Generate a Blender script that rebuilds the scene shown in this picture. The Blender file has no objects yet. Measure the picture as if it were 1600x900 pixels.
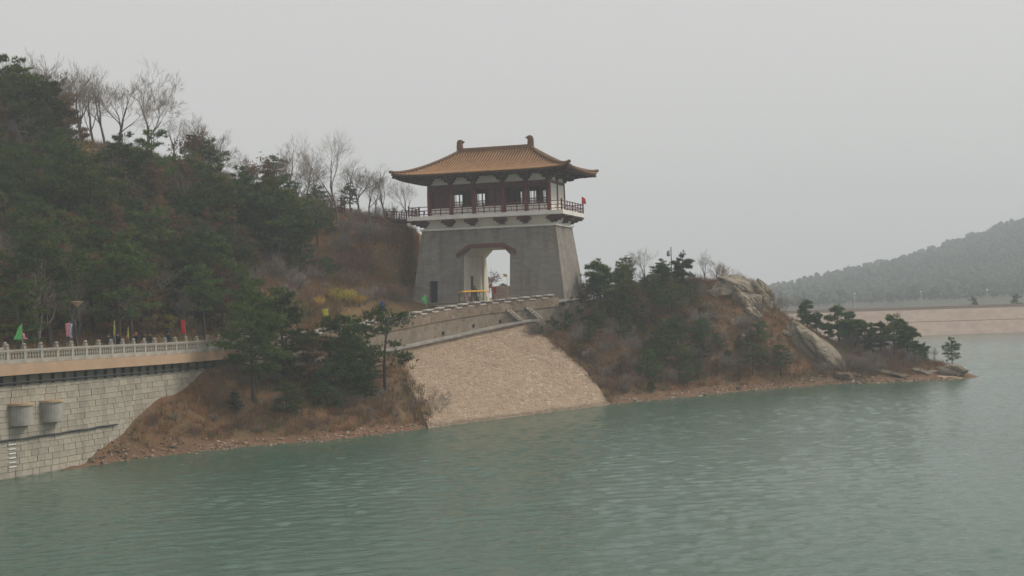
import bpy, bmesh, math, random
import numpy as np
from mathutils import Vector, Matrix, Euler

random.seed(7)
rng = np.random.default_rng(7)
SC = bpy.context.scene
COL = SC.collection
R = math.radians

# ------------------------------------------------------------------ camera
CAM_Z = 10.0
FPX = 2200.0            # focal length in pixels of the 1600 px wide photograph
ROLL = R(1.75)
PITCH = math.atan(25.0 / FPX)
cam = bpy.data.cameras.new("camera")
cam.sensor_width = 36.0
cam.lens = FPX / 1600.0 * 36.0
cam.clip_start = 0.5
cam.clip_end = 6000.0
cam_ob = bpy.data.objects.new("camera", cam)
COL.objects.link(cam_ob)
cam_ob.matrix_world = (Matrix.Translation((0, 0, CAM_Z)) @ Matrix.Rotation(R(90) + PITCH, 4, 'X')
                       @ Matrix.Rotation(-ROLL, 4, 'Z'))
SC.camera = cam_ob

# ------------------------------------------------------------------ sky and sun
SUN_EL, SUN_AZ = R(42), R(78)     # azimuth measured from +Y towards +X
world = bpy.data.worlds.new("World")
SC.world = world
world.use_nodes = True
wn, wl = world.node_tree.nodes, world.node_tree.links
wn.clear()
w_out = wn.new("ShaderNodeOutputWorld")
w_bg = wn.new("ShaderNodeBackground")
w_sky = wn.new("ShaderNodeTexSky")
w_sky.sky_type = 'NISHITA'
w_sky.sun_disc = False
w_sky.sun_elevation = SUN_EL
w_sky.sun_rotation = SUN_AZ
w_sky.air_density = 1.0
w_sky.dust_density = 6.0
w_hsv = wn.new("ShaderNodeHueSaturation")
w_hsv.inputs["Saturation"].default_value = 0.25
w_mix = wn.new("ShaderNodeMix")
w_mix.data_type = 'RGBA'
w_mix.inputs[0].default_value = 0.80            # even overcast layer over the clear sky
w_mix.inputs[7].default_value = (5.42, 5.36, 5.2, 1)
w_bg.inputs["Strength"].default_value = 0.10
wl.new(w_sky.outputs[0], w_hsv.inputs["Color"])
wl.new(w_hsv.outputs[0], w_mix.inputs[6])
wl.new(w_mix.outputs[2], w_bg.inputs["Color"])
wl.new(w_bg.outputs[0], w_out.inputs["Surface"])

sun = bpy.data.lights.new("sun", 'SUN')
sun.energy = 1.5
sun.angle = R(14)
sun.color = (1.0, 0.91, 0.78)
sun_ob = bpy.data.objects.new("sun", sun)
COL.objects.link(sun_ob)
sd = Vector((math.sin(SUN_AZ) * math.cos(SUN_EL), math.cos(SUN_AZ) * math.cos(SUN_EL), math.sin(SUN_EL)))
sun_ob.rotation_euler = sd.to_track_quat('Z', 'Y').to_euler()

SC.view_settings.view_transform = 'Standard'
SC.view_settings.look = 'None'
SC.view_settings.exposure = 0.43
SC.view_settings.gamma = 1.0
SC.view_settings.use_curve_mapping = False
SC.render.engine = 'CYCLES'
SC.cycles.use_denoising = True
SC.cycles.max_bounces = 5
SC.cycles.diffuse_bounces = 3
SC.cycles.glossy_bounces = 2
SC.cycles.transmission_bounces = 2
SC.cycles.volume_bounces = 1
SC.cycles.transparent_max_bounces = 8

# ------------------------------------------------------------------ measuring helpers
def place(px, Y, z):
    """world point at depth Y and height z that stands at column px of the survey photograph"""
    u = (z - CAM_Z) / Y
    tp = math.tan(PITCH)
    up = (u - tp) / (1 + u * tp)
    dx = (px - 800.0) / FPX
    r = (dx + up * math.sin(ROLL)) / math.cos(ROLL)
    r = r * (math.cos(PITCH) * (1 + u * tp))
    return Vector((r * Y, Y, z))

def at(px, py, Y):
    dx, dy = (px - 800.0) / FPX, (450.0 - py) / FPX
    r = dx * math.cos(ROLL) + dy * math.sin(ROLL)
    up = -dx * math.sin(ROLL) + dy * math.cos(ROLL)
    cp, sp = math.cos(PITCH), math.sin(PITCH)
    f, h = cp - up * sp, sp + up * cp
    return Vector((r / f * Y, Y, CAM_Z + h / f * Y))

def water_at(px, py):
    p = at(px, py, 100.0)
    k = CAM_Z / (CAM_Z - p.z)
    return Vector((p.x * k, 100.0 * k, 0.0))

# ------------------------------------------------------------------ materials
MATS = {}
def mat(name, c1, c2=None, rough=0.85, scale=2.0, bump=0.0, bscale=None, rnd=0.0, metallic=0.0, spec=0.3, detail=5.0, contrast=(0.35, 0.65), coords='Object'):
    if name in MATS: return MATS[name]
    m = bpy.data.materials.new(name); m.use_nodes = True
    n, l = m.node_tree.nodes, m.node_tree.links
    b = n["Principled BSDF"]
    b.inputs["Roughness"].default_value = rough
    b.inputs["Metallic"].default_value = metallic
    b.inputs["Specular IOR Level"].default_value = spec
    tc = n.new("ShaderNodeTexCoord")
    if c2 is None: c2 = tuple(x * 0.75 for x in c1)
    nz = n.new("ShaderNodeTexNoise"); nz.inputs["Scale"].default_value = scale; nz.inputs["Detail"].default_value = detail
    l.new(tc.outputs[coords], nz.inputs["Vector"])
    rp = n.new("ShaderNodeValToRGB")
    rp.color_ramp.elements[0].position, rp.color_ramp.elements[1].position = contrast
    rp.color_ramp.elements[0].color = (*c1, 1); rp.color_ramp.elements[1].color = (*c2, 1)
    l.new(nz.outputs["Fac"], rp.inputs["Fac"])
    out = rp.outputs["Color"]
    if rnd > 0:
        oi = n.new("ShaderNodeObjectInfo")
        mr = n.new("ShaderNodeMapRange"); mr.inputs["To Min"].default_value = 1 - rnd; mr.inputs["To Max"].default_value = 1 + rnd
        l.new(oi.outputs["Random"], mr.inputs["Value"])
        hs = n.new("ShaderNodeHueSaturation"); l.new(mr.outputs[0], hs.inputs["Value"]); l.new(out, hs.inputs["Color"])
        out = hs.outputs["Color"]
    l.new(out, b.inputs["Base Color"])
    if bump > 0:
        nb = n.new("ShaderNodeTexNoise"); nb.inputs["Scale"].default_value = bscale or scale * 4; nb.inputs["Detail"].default_value = 4
        l.new(tc.outputs[coords], nb.inputs["Vector"])
        bp = n.new("ShaderNodeBump"); bp.inputs["Strength"].default_value = bump; bp.inputs["Distance"].default_value = 0.1
        l.new(nb.outputs["Fac"], bp.inputs["Height"]); l.new(bp.outputs[0], b.inputs["Normal"])
    MATS[name] = m
    return m

def nodes_of(m): return m.node_tree.nodes, m.node_tree.links, m.node_tree.nodes["Principled BSDF"]

def mapping(n, l, scale):
    tc = n.new("ShaderNodeTexCoord"); mp = n.new("ShaderNodeMapping"); mp.inputs["Scale"].default_value = scale
    l.new(tc.outputs["Object"], mp.inputs["Vector"]); return mp.outputs[0]

def rampn(n, l, fac, stops):
    r = n.new("ShaderNodeValToRGB"); e = r.color_ramp.elements
    while len(e) < len(stops): e.new(0.5)
    for i, (p, c) in enumerate(stops):
        e[i].position = p; e[i].color = (*c, 1)
    l.new(fac, r.inputs["Fac"]); return r.outputs["Color"]

def mixc(n, l, fac, a, b, mode='MIX'):
    x = n.new("ShaderNodeMix"); x.data_type = 'RGBA'; x.blend_type = mode
    for s, v in ((0, fac), (6, a), (7, b)):
        if isinstance(v, (int, float)): x.inputs[s].default_value = v
        elif isinstance(v, tuple): x.inputs[s].default_value = (*v, 1)
        else: l.new(v, x.inputs[s])
    return x.outputs[2]

def noise(n, l, vec, scale, detail=5, rough=0.55):
    z = n.new("ShaderNodeTexNoise"); z.inputs["Scale"].default_value = scale; z.inputs["Detail"].default_value = detail
    z.inputs["Roughness"].default_value = rough
    if vec is not None: l.new(vec, z.inputs["Vector"])
    return z.outputs["Fac"]

# ------------------------------------------------------------------ mesh builder
class MB:
    def __init__(s): s.v, s.f, s.m = [], [], []
    def add(s, vs, fs, mi=0):
        o = len(s.v); s.v.extend([tuple(p) for p in vs])
        for f in fs: s.f.append(tuple(i + o for i in f)); s.m.append(mi)
    def hexa(s, p, mi=0):  # 8 points: bottom 4 ccw, top 4 ccw
        s.add(p, [(3, 2, 1, 0), (4, 5, 6, 7), (0, 1, 5, 4), (1, 2, 6, 5), (2, 3, 7, 6), (3, 0, 4, 7)], mi)
    def box(s, c, d, mi=0, rz=0.0, M=None):
        x, y, z = d[0] / 2, d[1] / 2, d[2] / 2
        ps = [Vector(q) for q in ((-x, -y, -z), (x, -y, -z), (x, y, -z), (-x, y, -z), (-x, -y, z), (x, -y, z), (x, y, z), (-x, y, z))]
        if M is not None: ps = [M @ q for q in ps]
        elif rz:
            cs, sn = math.cos(rz), math.sin(rz); ps = [Vector((q.x * cs - q.y * sn, q.x * sn + q.y * cs, q.z)) for q in ps]
        s.hexa([q + Vector(c) for q in ps], mi)
    def tube(s, pts, rad, n=6, mi=0, cap=True):
        pts = [Vector(p) for p in pts]
        if not hasattr(rad, '__len__'): rad = [rad] * len(pts)
        o = len(s.v); up0 = Vector((0.13, 0.31, 1)).normalized()
        for i, p in enumerate(pts):
            d = (pts[min(i + 1, len(pts) - 1)] - pts[max(i - 1, 0)]).normalized()
            a = d.cross(up0)
            if a.length < 0.05: a = d.cross(Vector((1, 0, 0)))
            a.normalize(); b = d.cross(a)
            for k in range(n):
                t = 2 * math.pi * k / n
                s.v.append(tuple(p + (a * math.cos(t) + b * math.sin(t)) * rad[i]))
        for i in range(len(pts) - 1):
            for k in range(n):
                k2 = (k + 1) % n
                s.f.append((o + i * n + k, o + i * n + k2, o + (i + 1) * n + k2, o + (i + 1) * n + k)); s.m.append(mi)
        if cap:
            s.f.append(tuple(o + k for k in range(n))[::-1]); s.m.append(mi)
            e = o + (len(pts) - 1) * n
            s.f.append(tuple(e + k for k in range(n))); s.m.append(mi)
    def lathe(s, prof, n=12, c=(0, 0, 0), mi=0):
        o = len(s.v)
        for r, z in prof:
            for k in range(n):
                t = 2 * math.pi * k / n; s.v.append((c[0] + r * math.cos(t), c[1] + r * math.sin(t), c[2] + z))
        for i in range(len(prof) - 1):
            for k in range(n):
                k2 = (k + 1) % n
                s.f.append((o + i * n + k, o + i * n + k2, o + (i + 1) * n + k2, o + (i + 1) * n + k)); s.m.append(mi)
        s.f.append(tuple(o + k for k in range(n))[::-1]); s.m.append(mi)
        e = o + (len(prof) - 1) * n; s.f.append(tuple(e + k for k in range(n))); s.m.append(mi)
    def prism(s, poly, axis_a, axis_b, ext, org=(0, 0, 0), mi=0):
        """poly in (a, b) coordinates extruded by vector ext"""
        A, B, E, O = Vector(axis_a), Vector(axis_b), Vector(ext), Vector(org)
        n = len(poly); v = [O + A * p[0] + B * p[1] for p in poly]
        s.add(v + [q + E for q in v], [tuple(range(n))[::-1], tuple(range(n, 2 * n))] +
              [(i, (i + 1) % n, n + (i + 1) % n, n + i) for i in range(n)], mi)
    def mesh(s, name, mats, smooth=False):
        me = bpy.data.meshes.new(name); me.from_pydata(s.v, [], s.f)
        for m in (mats if isinstance(mats, (list, tuple)) else [mats]): me.materials.append(m)
        if len(me.materials) > 1: me.polygons.foreach_set("material_index", s.m)
        if smooth: me.polygons.foreach_set("use_smooth", [True] * len(me.polygons))
        me.update(); return me
    def build(s, name, mats, parent=None, smooth=False, fix=False):
        me = s.mesh(name, mats, smooth)
        if fix:
            bm = bmesh.new(); bm.from_mesh(me); bmesh.ops.recalc_face_normals(bm, faces=bm.faces); bm.to_mesh(me); bm.free()
        return link(name, me, parent)

def link(name, data, parent=None):
    o = bpy.data.objects.new(name, data); COL.objects.link(o)
    if parent is not None: o.parent = parent
    return o
def tag(o, label=None, cat=None, group=None, kind=None):
    if label: o["label"] = label
    if cat: o["category"] = cat
    if group: o["group"] = group
    if kind: o["kind"] = kind
    return o
def empty(name, loc=(0, 0, 0), rz=0.0):
    o = bpy.data.objects.new(name, None); COL.objects.link(o); o.location = loc; o.rotation_euler = (0, 0, rz); o.empty_display_size = 0.3
    return o
def copy_tree(o, parent=None):
    c = o.copy(); COL.objects.link(c); c.parent = parent
    for ch in o.children: copy_tree(ch, c)
    return c

# ------------------------------------------------------------------ survey: wall line, road
def catmull(P, n):
    out = []; P = [2 * P[0] - P[1]] + P + [2 * P[-1] - P[-2]]
    for i in range(1, len(P) - 2):
        a, b, c, d = P[i - 1], P[i], P[i + 1], P[i + 2]
        for k in range(n):
            t = k / n
            out.append(0.5 * ((2 * b) + (c - a) * t + (2 * a - 5 * b + 4 * c - d) * t * t + (3 * b - a - 3 * c + d) * t ** 3))
    out.append(P[-2]); return out
_W = [Vector(q) for q in ((-42.5, 66, 7.2), (-37.6, 76, 7.2), (-32.0, 88, 7.2), (-28.9, 96, 7.15), (-24.9, 109.5, 7.0), (-17.9, 123.5, 7.2), (-11.0, 135, 8.25), (-3.9, 144, 9.3), (4.9, 152, 9.95))]
WP = catmull(_W, 40)
WS = [0.0]
for a, b in zip(WP, WP[1:]): WS.append(WS[-1] + (b.xy - a.xy).length)
WLEN = WS[-1]
_wa = np.array([tuple(p) for p in WP]); _ws = np.array(WS)
def Wat(s, off=0.0, z=None):
    """point on the wall line; off > 0 towards the water"""
    p = np.array([np.interp(s, _ws, _wa[:, k]) for k in range(3)])
    q = np.array([np.interp(min(s + .6, WLEN), _ws, _wa[:, k]) for k in range(2)]) - np.array([np.interp(max(s - .6, 0), _ws, _wa[:, k]) for k in range(2)])
    q /= np.linalg.norm(q)
    return Vector((p[0] + q[1] * off, p[1] - q[0] * off, p[2] if z is None else z))
def Wdir(s):
    a, b = Wat(max(s - .5, 0)), Wat(min(s + .5, WLEN)); d = (b - a); d.z = 0; return d.normalized()
def s_of_px(px):
    best = min(range(len(WP)), key=lambda i: abs(800 + WP[i].x / WP[i].y * FPX - px)); return WS[best]

# tower frame: local x along the front, local y to the back
TC = Vector((-1.45, 161.6, 10.45)); TH = R(-17)
def T2W(u, v, z=0.0):
    c, s = math.cos(TH), math.sin(TH); return Vector((TC.x + u * c - v * s, TC.y + u * s + v * c, TC.z + z))
def W2T(x, y):
    c, s = math.cos(TH), math.sin(TH); dx, dy = x - TC.x, y - TC.y; return dx * c + dy * s, -dx * s + dy * c

# ------------------------------------------------------------------ terrain height functions
class TPS:
    def __init__(s, pts, lam=0.02):
        P = np.array(pts, float); s.c = P[:, :2]; n = len(P)
        K = s.k(np.linalg.norm(s.c[:, None] - s.c[None], axis=2)) + lam * np.eye(n) * 100
        A = np.zeros((n + 3, n + 3)); A[:n, :n] = K; A[:n, n] = 1; A[:n, n + 1:] = s.c; A[n, :n] = 1; A[n + 1:, :n] = s.c.T
        b = np.zeros(n + 3); b[:n] = P[:, 2]; s.w = np.linalg.solve(A, b); s.n = n
    @staticmethod
    def k(r): return np.where(r > 1e-9, r * r * np.log(np.maximum(r, 1e-9)), 0.0)
    def __call__(s, X, Y):
        X, Y = np.asarray(X, float), np.asarray(Y, float); sh = X.shape; q = np.stack([X.ravel(), Y.ravel()], 1)
        out = np.empty(len(q))
        for i in range(0, len(q), 4000):
            d = np.linalg.norm(q[i:i + 4000, None] - s.c[None], axis=2)
            out[i:i + 4000] = s.k(d) @ s.w[:s.n] + s.w[s.n] + q[i:i + 4000] @ s.w[s.n + 1:]
        return out.reshape(sh)
_pt = np.random.default_rng(3).permutation(512); _pt = np.concatenate([_pt, _pt])
_gr = np.random.default_rng(5).uniform(-1, 1, 512)
def vnoise(X, Y):
    X, Y = np.asarray(X, float), np.asarray(Y, float)
    xi, yi = np.floor(X).astype(int), np.floor(Y).astype(int); fx, fy = X - xi, Y - yi
    fx, fy = fx * fx * (3 - 2 * fx), fy * fy * (3 - 2 * fy)
    h = lambda a, b: _gr[_pt[(_pt[a & 511] + b) & 511]]
    return (h(xi, yi) * (1 - fx) + h(xi + 1, yi) * fx) * (1 - fy) + (h(xi, yi + 1) * (1 - fx) + h(xi + 1, yi + 1) * fx) * fy
def fbm(X, Y, s, o=4):
    t, a = 0, 1.0
    for k in range(o): t = t + a * vnoise(X * s + 17 * k, Y * s - 9 * k); s *= 2.1; a *= .5
    return t

shore_px = [(104, 729), (170, 722), (250, 712), (330, 704), (400, 697), (500, 689), (600, 678), (690, 665), (780, 653), (870, 642), (950, 632), (1020, 626), (1090, 618), (1150, 612), (1200, 608), (1250, 604), (1300, 600), (1350, 599), (1400, 597), (1450, 595), (1500, 592.5)]
SHORE = [water_at(*q) for q in shore_px]
A_pts = []
for i, p in enumerate(SHORE):
    a, b = SHORE[max(i - 1, 0)], SHORE[min(i + 1, len(SHORE) - 1)]
    d = (b - a).normalized(); nrm = Vector((d.y, -d.x, 0))
    A_pts.append((p.x, p.y, 0.0)); q = p + nrm * 7; A_pts.append((q.x, q.y, -2.6))
for x, y in ((53, 161), (52, 168), (46, 176), (37, 186), (28, 197), (18, 210), (2, 222)): A_pts.append((x, y, 0.0))
for x, y in ((60, 158), (61, 170), (54, 184), (45, 196), (35, 209), (24, 222)): A_pts.append((x, y, -3.0))
def addA(px, Y, z): p = place(px, Y, z); A_pts.append((p.x, p.y, z))
for px, z in ((104, 0.3), (150, 1.4), (200, 2.7), (250, 4.2), (310, 5.5), (360, 5.6), (420, 5.4), (500, 5.3), (560, 5.2)):
    s_ = s_of_px(px); p = Wat(s_); A_pts.append((p.x, p.y, z))
for px, Y, z in ((330, 108, 2.4), (400, 110, 2.6), (480, 114, 2.9), (560, 119, 2.9), (620, 123, 2.6), (560, 126, 4.8), (450, 117, 4.4)): addA(px, Y, z)
# pitched slope plane
SL_TOP = [(600, 5.3), (640, 5.6), (700, 6.2), (770, 6.95), (815, 7.45)]
for px, z in SL_TOP:
    p = Wat(s_of_px(px), 0.5); A_pts.append((p.x, p.y, z - 0.35))
for px, Y, z in ((720, 128, 2.3), (800, 136, 2.9), (860, 141, 3.2)): addA(px, Y, z)
_bl, _tl = water_at(668, 668.5), Wat(s_of_px(600), .62, 5.3)
for t_ in (.08, .25, .45, .65, .85):
    p = _bl.lerp(_tl, t_); h_ = .25 + 1.2 * t_ * (1 - t_); A_pts.append((p.x - .9, p.y - .3, p.z + h_ + .28)); A_pts.append((p.x + 1.4, p.y + .5, p.z + h_ - .75))
# peninsula
for px, Y, z in ((870, 151, 7.9), (905, 154, 8.6), (905, 164, 9.6), (960, 158, 8.0), (960, 168, 10.2), (1010, 150, 3.4), (1050, 158, 7.6), (1050, 170, 11.6), (1110, 165, 9.6), (1110, 173, 11.9), (1150, 171, 12.2), (1180, 171, 11.6), (1180, 163, 8.4), (1203, 170, 8.3),
                 (1140, 155, 4.4), (1220, 167, 7.2), (1260, 167, 6.2), (1240, 158, 2.9), (1300, 168, 4.2), (1310, 162, 2.1), (1345, 167, 3.2), (1400, 164, 2.0), (1400, 168, 2.2), (1450, 162, 1.3), (1450, 168, 1.4), (1490, 162, 1.1), (1490, 166, .9),
                 (1000, 185, 11), (1050, 190, 9), (1120, 186, 9.0), (900, 190, 11), (850, 185, 10.5), (950, 205, 7.5), (850, 205, 8.5), (1180, 182, 6.5), (1200, 190, 3)): addA(px, Y, z)
for x, y, z in ((-20, 200, 9.5), (-10, 185, 10.3), (-45, 200, 10), (-60, 160, 4), (-50, 130, 4), (-10, 165, 9.0), (0, 165, 9.6), (-35, 120, 4)): A_pts.append((x, y, z))
tpsA = TPS(A_pts, 0.004)
def hA(X, Y):
    z = tpsA(X, Y); return z + fbm(X, Y, .22) * 0.28 * np.clip(z * .5 + .6, .15, 1.0)

B_pts = []
for px in (-400,): pass
for s_ in np.linspace(0, WLEN, 14):
    for off in (0, -4, -8):
        p = Wat(s_, off); B_pts.append((p.x, p.y, p.z - .25))
def addB(px, py, Y): p = at(px, py, Y); B_pts.append((p.x, p.y, p.z))
for q in ((-250, 160, 162), (-500, 120, 155), (0, 208, 160), (120, 225, 161), (230, 247, 162), (330, 280, 166), (430, 306, 169), (540, 327, 172), (600, 341, 172), (632, 347, 169)): addB(*q)
def addBz(px, Y, z): p = place(px, Y, z); B_pts.append((p.x, p.y, z))
for px, Y, z in ((-200, 110, 12), (-200, 135, 22), (0, 112, 9.5), (0, 128, 16), (0, 145, 24), (150, 122, 9.6), (150, 140, 18), (300, 130, 9.2), (300, 148, 17.5), (400, 138, 9.6), (400, 152, 15.5), (500, 142, 10.2), (500, 157, 16.0), (560, 146, 10.2), (560, 158, 15.5), (610, 150, 10.4), (610, 157, 14.2), (625, 163, 17.6),
                 (0, 185, 25), (230, 190, 24), (430, 195, 20), (560, 195, 18), (-300, 190, 26), (0, 230, 10), (430, 230, 10), (600, 230, 9), (-400, 100, 14), (-700, 100, 20)): addBz(px, Y, z)
for u, v in ((-6, -8), (0, -8), (6, -8), (0, 0), (0, 10), (0, 25), (8, 8), (12, 20), (-6, 25)): p = T2W(u, v); B_pts.append((p.x, p.y, 10.3))
tpsB = TPS(B_pts, 0.004)
def hB(X, Y):
    X, Y = np.asarray(X, float), np.asarray(Y, float)
    z = tpsB(X, Y)
    u, v = W2T(X, Y)
    hill = np.clip((z - 10.6) / 3, 0, 1)
    z = z + fbm(X, Y, .16) * .55 * hill + fbm(X + 40, Y, .6, 3) * .25 * hill
    edge = -10.9 + .35 * vnoise(v * .5, v * 0 + 3)
    cut = np.clip((u - edge) / .7, 0, 1)
    flat = np.where(v > -9, 10.3, 99.0)
    z = np.where((u > edge - .01) & (v > -9) & (u < 40), z * (1 - cut) + np.minimum(z, 10.32) * cut, z)
    return z

# ------------------------------------------------------------------ setting materials
def m_ground(name, grass, grass2, soil, low_soil, rock=None):
    m = bpy.data.materials.new(name); m.use_nodes = True; n, l, b = nodes_of(m)
    b.inputs["Roughness"].default_value = .95; b.inputs["Specular IOR Level"].default_value = .1
    v = mapping(n, l, (1, 1, 1))
    c = mixc(n, l, rampn(n, l, noise(n, l, v, .35, 6), [(.38, (0, 0, 0)), (.62, (1, 1, 1))]), grass, grass2)
    c = mixc(n, l, rampn(n, l, noise(n, l, v, .12, 4), [(.48, (0, 0, 0)), (.6, (1, 1, 1))]), c, soil)
    c = mixc(n, l, rampn(n, l, noise(n, l, v, 2.6, 4), [(.35, (.0, .0, .0)), (.75, (.55, .55, .55))]), c, tuple(x * .45 for x in grass))
    sp = n.new("ShaderNodeSeparateXYZ"); tc = n.new("ShaderNodeTexCoord"); l.new(tc.outputs["Object"], sp.inputs[0])
    ad = n.new("ShaderNodeMath"); ad.operation = 'MULTIPLY_ADD'; l.new(noise(n, l, v, .5, 4), ad.inputs[0]); ad.inputs[1].default_value = 2.6; 
    l.new(sp.outputs["Z"], ad.inputs[2])
    c = mixc(n, l, rampn(n, l, ad.outputs[0], [(.0, (1, 1, 1)), (1.0, (0, 0, 0))]), c, low_soil) if False else c
    mr = n.new("ShaderNodeMapRange"); mr.inputs["From Min"].default_value = 1.25; mr.inputs["From Max"].default_value = 2.2
    mr.inputs["To Min"].default_value = 1; mr.inputs["To Max"].default_value = 0; l.new(ad.outputs[0], mr.inputs["Value"])
    c = mixc(n, l, mr.outputs[0], c, low_soil)
    l.new(c, b.inputs["Base Color"])
    bp = n.new("ShaderNodeBump"); bp.inputs["Strength"].default_value = .9; bp.inputs["Distance"].default_value = .25
    l.new(noise(n, l, v, 2.2, 6, .7), bp.inputs["Height"]); l.new(bp.outputs[0], b.inputs["Normal"])
    return m
M_SHORE = m_ground("shore_ground", (.15, .095, .055), (.20, .135, .075), (.20, .105, .055), (.20, .12, .077))
M_HILL = m_ground("hill_ground", (.16, .105, .05), (.22, .145, .068), (.34, .16, .06), (.32, .15, .065))

def m_water():
    m = bpy.data.materials.new("lake_water"); m.use_nodes = True; n, l, b = nodes_of(m)
    b.inputs["Roughness"].default_value = .08; b.inputs["IOR"].default_value = 1.33; b.inputs["Specular IOR Level"].default_value = .5
    v1 = mapping(n, l, (1.2, 2.6, 1)); v2 = mapping(n, l, (.16, .42, 1)); v3 = mapping(n, l, (.012, .03, 1))
    b.inputs["Base Color"].default_value = (.062, .118, .086, 1)
    h1 = noise(n, l, v1, 1.7, 4, .62); h2 = noise(n, l, v2, 1.5, 3, .5)
    gust = rampn(n, l, noise(n, l, v3, 1.0, 3), [(.3, (.55, .55, .55)), (.7, (1, 1, 1))])
    a = n.new("ShaderNodeMath"); a.operation = 'MULTIPLY_ADD'; l.new(h2, a.inputs[0]); a.inputs[1].default_value = 1.6; l.new(h1, a.inputs[2])
    g = n.new("ShaderNodeMath"); g.operation = 'MULTIPLY'; l.new(a.outputs[0], g.inputs[0]); l.new(gust, g.inputs[1])
    bp = n.new("ShaderNodeBump"); bp.inputs["Strength"].default_value = .6; bp.inputs["Distance"].default_value = .10
    l.new(g.outputs[0], bp.inputs["Height"]); l.new(bp.outputs[0], b.inputs["Normal"])
    return m
M_WATER = m_water()

def m_stones(name, cols, mortar, scale, bump=.6, stretch=(1, 1, 1), edge=.06):
    """random rubble masonry"""
    m = bpy.data.materials.new(name); m.use_nodes = True; n, l, b = nodes_of(m); b.inputs["Roughness"].default_value = .92; b.inputs["Specular IOR Level"].default_value = .2
    v = mapping(n, l, stretch)
    a = n.new("ShaderNodeTexVoronoi"); a.inputs["Scale"].default_value = scale; l.new(v, a.inputs["Vector"])
    e = n.new("ShaderNodeTexVoronoi"); e.feature = 'DISTANCE_TO_EDGE'; e.inputs["Scale"].default_value = scale; l.new(v, e.inputs["Vector"])
    s = n.new("ShaderNodeSeparateColor"); l.new(a.outputs["Color"], s.inputs[0])
    c = rampn(n, l, s.outputs[0], [(i / (len(cols) - 1), q) for i, q in enumerate(cols)])
    c = mixc(n, l, rampn(n, l, e.outputs["Distance"], [(edge * .4, (1, 1, 1)), (edge, (0, 0, 0))]), c, mortar)
    c = mixc(n, l, rampn(n, l, noise(n, l, v, .4, 5), [(.4, (0, 0, 0)), (.75, (.5, .5, .5))]), c, tuple(x * .6 for x in cols[0]))
    l.new(c, b.inputs["Base Color"])
    bp = n.new("ShaderNodeBump"); bp.inputs["Strength"].default_value = bump; bp.inputs["Distance"].default_value = .08
    l.new(e.outputs["Distance"], bp.inputs["Height"]); l.new(bp.outputs[0], b.inputs["Normal"])
    return m
M_RUBBLE = m_stones("rubble_masonry", [(.17, .12, .08), (.27, .205, .145), (.23, .155, .10), (.32, .26, .20)], (.23, .2, .16), 2.2)
M_SLOPE_BED = mat("slope_mortar", (.36, .265, .185), (.31, .23, .16), scale=1.5)
M_STONE_PALE = mat("pale_granite", (.44, .40, .35), (.36, .32, .28), scale=3, rnd=.12, bump=.3)
M_CONC = mat("grey_concrete", (.36, .34, .31), (.25, .235, .21), scale=1.2, bump=.2)
M_ROAD = mat("road_surface", (.20, .185, .165), (.26, .24, .21), scale=.6)
M_PEACH = mat("peach_fascia", (.46, .315, .215), (.40, .27, .18), scale=.7)

# ------------------------------------------------------------------ terrain meshes
def side_of_wall(X, Y):
    """signed distance to the wall line, positive on the water side (prolonged past its end along the tower)"""
    ext = [WP[0] + (WP[0] - WP[1]).normalized() * 60] + WP[::20] + [T2W(10.5, 20), T2W(10.5, 90)]
    P = np.array([(p.x, p.y) for p in ext]); q = np.stack([np.ravel(X), np.ravel(Y)], 1)
    best = np.full(len(q), 1e9); sg = np.zeros(len(q))
    for a, b in zip(P, P[1:]):
        d = b - a; L = d @ d; t = np.clip(((q - a) @ d) / L, 0, 1); r = q - (a + t[:, None] * d); dist = np.linalg.norm(r, axis=1)
        c = d[1] * r[:, 0] - d[0] * r[:, 1]; up = dist < best; best = np.where(up, dist, best); sg = np.where(up, np.sign(c), sg)
    return (best * sg).reshape(np.shape(X))
def grid_mesh(name, x0, x1, y0, y1, step, hf, keep, m):
    xs, ys = np.arange(x0, x1, step), np.arange(y0, y1, step); X, Y = np.meshgrid(xs, ys); Z = hf(X, Y); K = keep(X, Y, Z)
    nx = len(xs); idx = np.arange(X.size).reshape(X.shape)
    q = np.stack([idx[:-1, :-1], idx[:-1, 1:], idx[1:, 1:], idx[1:, :-1]], -1).reshape(-1, 4)
    k = K.ravel(); q = q[k[q].all(1)]; used = np.unique(q); re = np.full(X.size, -1); re[used] = np.arange(len(used))
    V = np.stack([X.ravel(), Y.ravel(), Z.ravel()], 1)[used]
    me = bpy.data.meshes.new(name); me.from_pydata(V.tolist(), [], re[q].tolist()); me.materials.append(m)
    me.polygons.foreach_set("use_smooth", [True] * len(me.polygons)); me.update(); return link(name, me)
tag(grid_mesh("shore_terrain", -40, 64, 86, 236, .75, hA, lambda X, Y, Z: (side_of_wall(X, Y) > -1.2) & (Z > -3.2), M_SHORE), kind="structure")
tag(grid_mesh("hill_terrain", -110, 24, 60, 240, .6, hB, lambda X, Y, Z: (side_of_wall(X, Y) < -.3) & ((X < -4) | (Y < 205)), M_HILL), kind="structure")

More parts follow.
